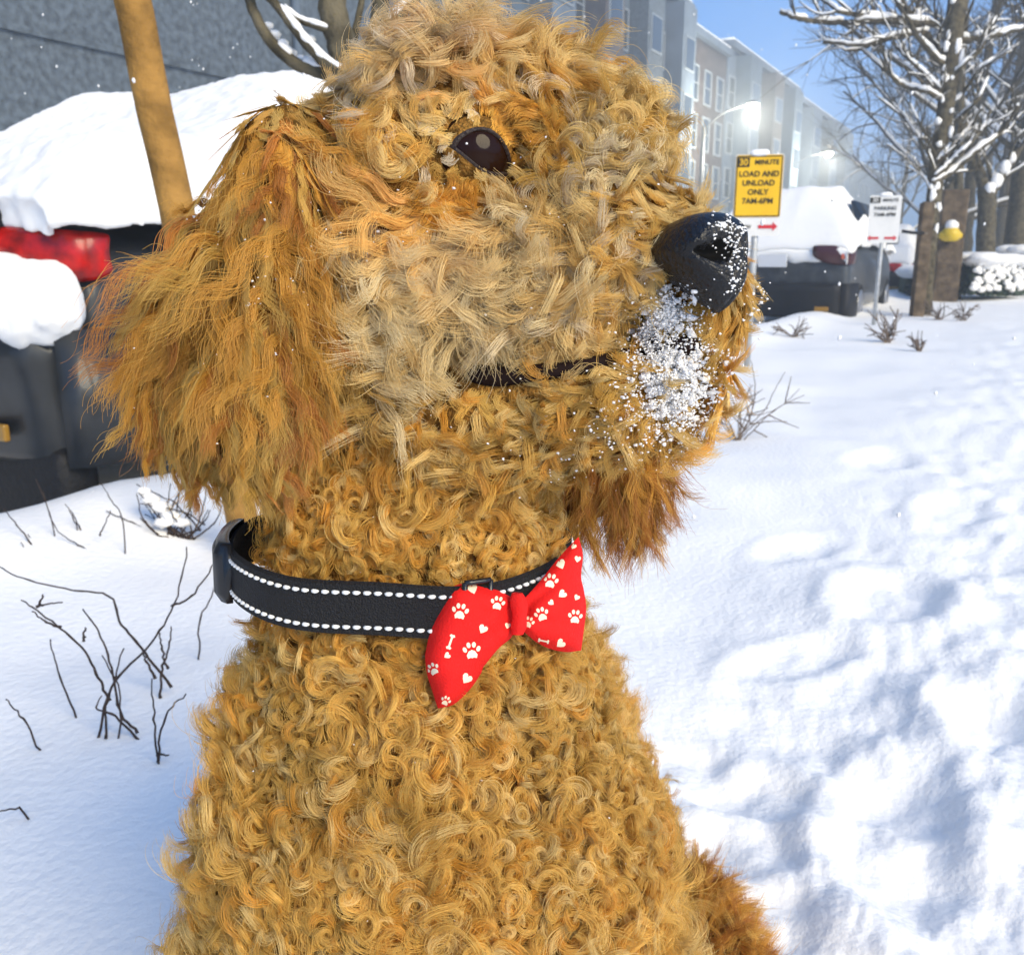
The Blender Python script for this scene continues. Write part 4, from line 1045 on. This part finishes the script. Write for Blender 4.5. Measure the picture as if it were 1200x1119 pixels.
for k in range(26):
    p = S[rr.randrange(8, 38)]; r_ = rr.uniform(.02, .05); ms.sphere(p+Vector((rr.uniform(-.13, .10), -.10, 0)), (r_, r_*.6, r_*rr.uniform(.8, 2.2)), 7, 5, .3, rr)
mt.build('trunk', M['bark'], o); mbr.build('branches', M['bark'], o); ms.build('snow_cover', M['snow_soft'], o)

o = empty('wooden_post', gp(1110, 354), label='broad flat topped brown wooden post right of the square stake', cat='post')
m = MB(); b = gp(1110, 354); d = (b-CAM).dot(AX_F); a, c = W(1109, 358, d), W(1112, 226, d)
zz = (c-a).normalized(); m.box((a+c)/2, (.40, .34, (c-a).length), Matrix.Rotation(-.2, 3, 'Z')); m.build('shaft', M['post'], o, smooth=False, bevel=.03)
PD = d
M['yellow_paint'] = mat('yellow paint', (0.65, 0.45, 0.02), 0.4, 0.4)
o = empty('yellow_fixture', W(1114, 274, PD-.28), label='small yellow snow capped fixture on the broad wooden post', cat='fixture')  # yellow fixture of unclear use, holds no light source
m = MB(); c = W(1114, 274, PD-.30); m.tube([c+Vector((0, 0, z)) for z in (-.12, -.10, .02, .08, .10)], [.07, .13, .15, .10, .03], 12); m.tube([c+Vector((-.17, 0, -.03)), c+Vector((.17, 0, -.03))], .05, 8); m.build('housing', M['yellow_paint'], o)
m = MB(); m.sphere(c+Vector((0, 0, .12)), (.10, .10, .09), 12, 8, .1, rr); m.build('snow_cap', M['snow_soft'], o)
o = empty('utility_pole', gp(1126, 351), label='thin dark utility pole just behind the broad wooden post', cat='pole')
m = MB(); m.tube([W(1121, 358, PD+.6), W(1124, 195, PD+.6), W(1130, -200, PD+.6)], .075, 10); m.build('pole', M['bark'], o)

M['leaf'] = mat('dark hedge leaves', (0.035, 0.055, 0.03), 0.6, 0.3, noise_scale=20, noise_amt=0.5)
def hedge(x0, x1, ytop, ybot, d, label, seed):
    rr = random.Random(seed); a, b = W(x0, ybot, d), W(x1, ybot, d+1.2); H = (ybot-ytop)*d/FPX
    o = empty('hedge', (a+b)/2, label=label, cat='hedge', group='clipped snowy hedges')
    m, s = MB(), MB()
    m.box((a+b)/2+Vector((0, .4, H*.42)), (abs(b.x-a.x)*.86, .5, H*.8))
    for k in range(2600):
        t = rr.random(); p = a.lerp(b, t)+Vector((0, rr.uniform(-.32, .9), rr.uniform(0, H*.95))); e = Vector((rr.gauss(0, 1), rr.gauss(0, 1), rr.gauss(0, 1))).normalized()*rr.uniform(.03, .06)
        f = e.orthogonal().normalized()*.03; m.add([p-e, p+f, p+e, p-f], [(0, 1, 2, 3)])
    for k in range(90):
        t = rr.random(); r = rr.uniform(.10, .2); s.sphere(a.lerp(b, t)+Vector((0, rr.uniform(-.3, .8), H*.94)), (r*1.5, r*1.3, r*.6), 9, 6, .15, rr)
    for k in range(130):
        t = rr.random(); r = rr.uniform(.03, .08); s.sphere(a.lerp(b, t)+Vector((0, -.32, rr.uniform(.1, H))), (r, r*.6, r*.7), 6, 4, .2, rr)
    m.build('foliage', M['leaf'], o, smooth=False); s.build('snow_cover', M['snow_soft'], o)
hedge(1128, 1192, 302, 346, 14.6, 'clipped dark hedge under snow right of the broad wooden post', 4)
hedge(1084, 1100, 318, 350, 15.5, 'low piece of snowy hedge left of the broad wooden post', 5)
hedge(1196, 1300, 292, 338, 16.5, 'snowy hedge cut off by the right edge', 6)

def wild_tree(name, base, H, r, seed, label, lean=(0, 0), n1=9, n2=9, n3=5, snow=1.25, first=.25, fork=None, spread=.75):
    rr = random.Random(seed); o = empty(name, base, label=label, cat='tree', group='bare trees along the street')
    mt, mb_, ms = MB(), MB(), MB()
    P = [base+Vector((lean[0]*t+rr.gauss(0, .06), lean[1]*t, H*t*.8)) for t in (0, .15, .35, .6, .85, 1)]; P[0] = base-Vector((0, 0, .2))
    S = branch(mt, None, P, r, r*.25, 0, 30, 9, rr, .05)
    for k in range(n1):
        t = first+(1-first)*(k+.5)/n1; i = min(28, int(t*29)); p = S[i]; az = k*2.4+rr.uniform(-.4, .4); el = rr.uniform(.35, 1.0)
        d = Vector((math.cos(az)*math.cos(el), math.sin(az)*math.cos(el), math.sin(el))); L = H*(.52-.28*t)*rr.uniform(.8, 1.2)*spread/.75
        pp = [p]
        for s in range(4): d = (d+Vector((rr.gauss(0, .16), rr.gauss(0, .16), rr.gauss(0, .12)+.05))).normalized(); pp.append(pp[-1]+d*L/4)
        rb = r*(.42-.2*t); B_ = branch(mb_, ms, pp, rb, rb*.35, snow, 14, 5, rr, .1)
        for q in range(n2):
            i2 = rr.randrange(3, 13); e = (Vector(B_[i2+1] if i2 < 13 else B_[i2])-Vector(B_[i2-1])).normalized(); e = (e*.8+Vector((rr.gauss(0, 1), rr.gauss(0, 1), rr.gauss(0, .7)+.25)).normalized()*.75).normalized()
            pp2 = [B_[i2]]; l2 = L*.38*rr.uniform(.6, 1.2)
            for s in range(3): e = (e+Vector((rr.gauss(0, .2), rr.gauss(0, .2), rr.gauss(0, .2)))).normalized(); pp2.append(pp2[-1]+e*l2/3)
            S2 = branch(mb_, ms if q % 2 else None, pp2, max(.010, rb*.34), .006, snow, 7, 4, rr, .1)
            for z in range(n3):
                i3 = rr.randrange(1, 6); e3 = (Vector(S2[i3+1])-Vector(S2[i3-1])).normalized(); e3 = (e3+Vector((rr.gauss(0, 1), rr.gauss(0, 1), rr.gauss(0, 1))).normalized()*.8).normalized()
                mb_.tube([S2[i3], S2[i3]+e3*l2*.25, S2[i3]+e3*l2*.5+Vector((0, 0, rr.uniform(-.05, .1)))], [.008, .006, .004], 3, cap=False)
    mt.build('trunk', M['bark'], o); mb_.build('branches', M['bark'], o); ms.build('snow_cover', M['snow_soft'], o)
    return o
def G0(px, d):
    p = W(px, 300, d); return Vector((p.x, p.y, gz(p.x, p.y)))
# forked tree next to the hedge
o = empty('forked_tree', G0(1157, 16), label='dark forked tree with snow in its fork above the hedge', cat='tree')
mt, ms, mbr = MB(), MB(), MB(); w_ = lambda L, d=16: [W(x, y, d) for x, y in L]
S = branch(mt, None, w_([(1157,345),(1155,300),(1157,240),(1156,222)]), .17, .15, 0, 16, 9, rr, .05)
for L, r in [([(1156,230),(1148,205),(1138,185),(1130,150),(1125,90)], .11), ([(1158,232),(1170,212),(1184,190),(1200,160),(1215,110)], .10)]:
    B_ = branch(mbr, ms, w_(L), r, r*.5, 1.1, 22, 8, rr, .06); twigs(mbr, ms, B_, .03, 1.2, rr, 9, 1, .3, 1.2)
for x, y, r in [(1160,222,.10),(1168,212,.11),(1178,196,.10),(1186,185,.08)]: ms.sphere(W(x, y, 15.9), (r, r*.8, r*1.2), 10, 7, .12, rr)
mt.build('trunk', M['bark'], o); mbr.build('branches', M['bark'], o); ms.build('snow_cover', M['snow_soft'], o)
TR = [(1105, 20, 9.5, .15, 'slender bare tree close behind the broad wooden post', 13, 12, 6), (1215, 28, 12, .2, 'bare tree past the right edge, behind the thick trunked tree', 12, 11, 6), (1148, 38, 11, .18, 'faint bare tree far behind the forked tree', 12, 11, 6), (1192, 17.5, 11, .24, 'thick trunked dark tree at the right edge behind the hedge', 9, 9, 5), (1130, 24, 10.5, .2, 'bare tree between the utility pole and the forked tree', 12, 11, 6), (1085, 33, 10.0, .18, 'far bare tree behind the trunk of the snow laden street tree', 12, 11, 6),
      (1052, 44, 10.0, .18, 'farthest bare tree to the left, fading into the haze', 12, 10, 6), (1230, 22, 12, .22, 'bare tree standing just beyond the right edge', 12, 11, 6), (1170, 30, 13, .22, 'tall bare tree far behind the hedge', 13, 11, 6)]
for k, (px, d, H, r, lab, a, b, c) in enumerate(TR): wild_tree('bare_tree', G0(px, d), H, r, 50+k, lab, n1=a, n2=b, n3=c, first=.22)

# ------------------------------------------------------------------ street lamps
M['lamp_metal'] = mat('grey lamp metal', (0.12, 0.13, 0.14), 0.5, 0.4, metal=0.4)
M['lamp_light'] = mat('lit lamp lens', (1, .95, .8), 0.4, 0.2, emit=(1.0, .93, .74), emit_s=22.0)
def lamp(px, py, d, pole_px, label):
    h = W(px, py, d); pb = W(pole_px, py, d+.5); g = Vector((pb.x, pb.y, gz(pb.x, pb.y)))
    o = empty('street_lamp', g, label=label, cat='street lamp', group='lit street lamps over the road')
    m = MB(); t = Vector((pb.x, pb.y, h.z-.9)); m.tube([g-Vector((0, 0, .2)), g+(t-g)*.5, t], [.13, .11, .09], 10); m.build('pole', M['lamp_metal'], o)
    m = MB(); m.tube(spline([t-Vector((0, 0, .15)), t.lerp(h, .4)+Vector((0, 0, .25)), h+Vector((0, 0, .12))], 12), .04, 8); m.build('arm', M['lamp_metal'], o)
    m = MB(); m.tube([h+Vector((0, 0, z)) for z in (.06, .12, .22, .27)], [.31, .30, .20, .05], 14); m.build('housing', M['lamp_metal'], o)
    m = MB(); m.sphere(h, (.30, .30, .22), 16, 10); m.build('lens', M['lamp_light'], o)
    pl = bpy.data.lights.new('lamp_glow', 'POINT'); pl.energy = 1900; pl.color = (1, .92, .74); pl.shadow_soft_size = .45
    lo = bpy.data.objects.new('lamp_glow', pl); C.collection.objects.link(lo); lo.parent = o; lo.location = h-g-Vector((0, 0, .55))
lamp(882, 124, 44, 826, 'nearer lit street lamp on an arm above the yellow sign')
lamp(971, 180, 63, 925, 'farther and lower lit street lamp')

# ------------------------------------------------------------------ buildings on the far side of the street
M['slate'] = mat('dark blue grey cladding', (0.085, 0.105, 0.125), 0.8, 0.2, noise_scale=7.0, noise_amt=0.35, bump=0.4, bump_scale=9)
M['brick'] = mat('brown brick', (0.075, 0.066, 0.065), 0.85, 0.15, noise_scale=3, noise_amt=0.3)
M['stucco'] = mat('blue grey render', (0.085, 0.115, 0.15), 0.85, 0.15, noise_scale=1.2, noise_amt=0.2)
M['stucco2'] = mat('pale grey render', (0.11, 0.14, 0.18), 0.85, 0.15, noise_scale=1.2, noise_amt=0.15)
M['pane'] = mat('dark window pane', (0.035, 0.045, 0.055), 0.15, 0.5); M['frame'] = mat('pale window frame', (0.22, 0.25, 0.28), 0.6, 0.3)
M['lit'] = mat('lit window pane', (0.5, 0.4, 0.2), 0.4, 0.3, emit=(1, .75, .35), emit_s=1.6)
LAT = -16.0
def building(a0, a1, H, wallm, label, bays=0, baym=None, rows=4, colsp=2.6, parapet=.35, lit=(), name='building', wsize=(1.15, 1.7), depth=11):
    o = empty(name, ST(a0, LAT, 0), ST_ROT, label=label, cat='building')
    Lw = a1-a0                       # local: x = away from the street (negative), y along
    m = MB(); m.box((-depth/2, Lw/2, H/2-.5), (depth, Lw-.04, H+1)); m.build('wall', wallm, o, local=True, smooth=False)
    m = MB(); m.box((-depth/2+.1, Lw/2, H+parapet/2+.002), (depth+.5, Lw-.06, parapet)); m.build('cornice', M['stucco2'], o, local=True, smooth=False)
    m = MB(); m.box((-depth/2+.1, Lw/2, H+parapet+.085), (depth+.3, Lw-.2, .16)); m.build('roof_snow', M['snow_soft'], o, local=True, smooth=False, bevel=.05)
    if bays:
        for k in range(bays):
            y = Lw*(k+.5)/bays; m = MB(); bw = Lw/bays*.42
            m.box((.45, y, H/2+.6), (.9, bw, H-1.6)); bo = m.build('bay', baym[k % len(baym)], o, local=True, smooth=False)
            for r in range(rows):
                z = 1.9+r*(H-2.2)/rows+.5
                m = MB(); m.box((.925, y, z), (.05, bw*.7, 1.5)); wn = m.build('window', M['frame'], bo, local=True, smooth=False)
                m = MB(); m.box((.957, y, z), (.02, bw*.6, 1.34)); # pane set proud of its frame board
                m.build('pane', M['pane'], bo, local=True, smooth=False)
    n = max(1, int(Lw/colsp)); cnt = 0
    for i in range(n):
        y = Lw*(i+.5)/n
        if bays and any(abs(y-Lw*(k+.5)/bays) < Lw/bays*.21+wsize[0]*.5+.1 for k in range(bays)): continue
        for r in range(rows):
            if cnt >= 60: break
            cnt += 1
            z = 1.9+r*(H-2.2)/rows+.5
            m = MB()
            ww, hh = wsize; 
            for (yy, zz, sy, sz) in ((y-ww/2, z, .09, hh+.09), (y+ww/2, z, .09, hh+.09), (y, z-hh/2, ww-.09, .09), (y, z+hh/2, ww-.09, .09), (y, z, ww-.09, .05)): m.box((.035, yy, zz), (.07, sy, sz))
            wn = m.build('window', M['frame'], o, local=True, smooth=False)
            m = MB(); m.box((.012, y, z), (.024, ww-.1, hh-.1)); m.build('pane', M['lit'] if (i, r) in lit else M['pane'], wn, local=True, smooth=False)
    return o
bo = building(-22, 24, 15, M['slate'], 'long dark blue grey building behind the near car', rows=0)
for y in (26.5, 40):
    m = MB(); m.tube([(.12, y, 0), (.12, y, 15)], .11, 8); m.build('downpipe', M['stucco2'], bo, local=True)
for z in (4.6, 9.4):
    m = MB(); m.box((.04, 23, z), (.08, 45.9, .12)); m.build('ledge', M['slate'], bo, local=True, smooth=False)
m = MB(); m.box((.03, 29.2, 6.2), (.06, .35, .35)); m.build('lit_window', M['lit'], bo, local=True, smooth=False)
building(24.2, 47, 12.4, M['stucco'], 'blue grey apartment block with projecting bays right of the head of the dog', bays=5, baym=[M['slate'], M['stucco2'], M['brick']], rows=4, colsp=1.5, wsize=(.8, 1.6))
building(47.2, 54, 11.6, M['brick'], 'narrow brown brick house next to the apartment block', rows=4, colsp=2.2)
building(54.2, 72, 12.2, M['stucco2'], 'pale building behind the nearer lit street lamp', bays=3, baym=[M['stucco'], M['brick']], rows=4, colsp=1.8)
building(72.2, 95, 11.8, M['stucco'], 'hazy grey building between the two street lamps', bays=3, baym=[M['stucco2'], M['slate']], rows=4, colsp=2.4)
building(95.2, 130, 9.6, M['stucco2'], 'farthest low building fading into the haze at the end of the street', rows=3, colsp=2.8)

# ------------------------------------------------------------------ air: falling flakes and haze
rr = random.Random(77); m = MB()
for k in range(300):
    d = rr.uniform(.9, 8); p = W(rr.uniform(-60, 1260), rr.uniform(-20, 620), d)
    if p.z < .1 or (abs(p.x+.05) < .25 and p.y < 1.0): continue
    r = rr.uniform(.0012, .0030)*(1+.12*d); m.sphere(p, (r, r*.7, r*1.3), 6, 4, .3, rr)
o = m.build('falling_snow', M['snow_crumb']); setp(o, 'scattered falling snowflakes in the air', kind='stuff')
hz = MB(); hz.box((0, 0, 8), (420, 420, 19.4)); 
hm = bpy.data.materials.new('haze'); hm.use_nodes = True; t = hm.node_tree; t.nodes.clear()
out = t.nodes.new('ShaderNodeOutputMaterial'); pv = t.nodes.new('ShaderNodeVolumePrincipled'); pv.inputs['Density'].default_value = 0.0095; pv.inputs['Color'].default_value = (.80, .90, 1.0, 1); pv.inputs['Anisotropy'].default_value = 0.2
t.links.new(pv.outputs[0], out.inputs['Volume'])
o = hz.build('haze', hm, smooth=False); setp(o, 'pale bluish snowy haze filling the street', kind='stuff')
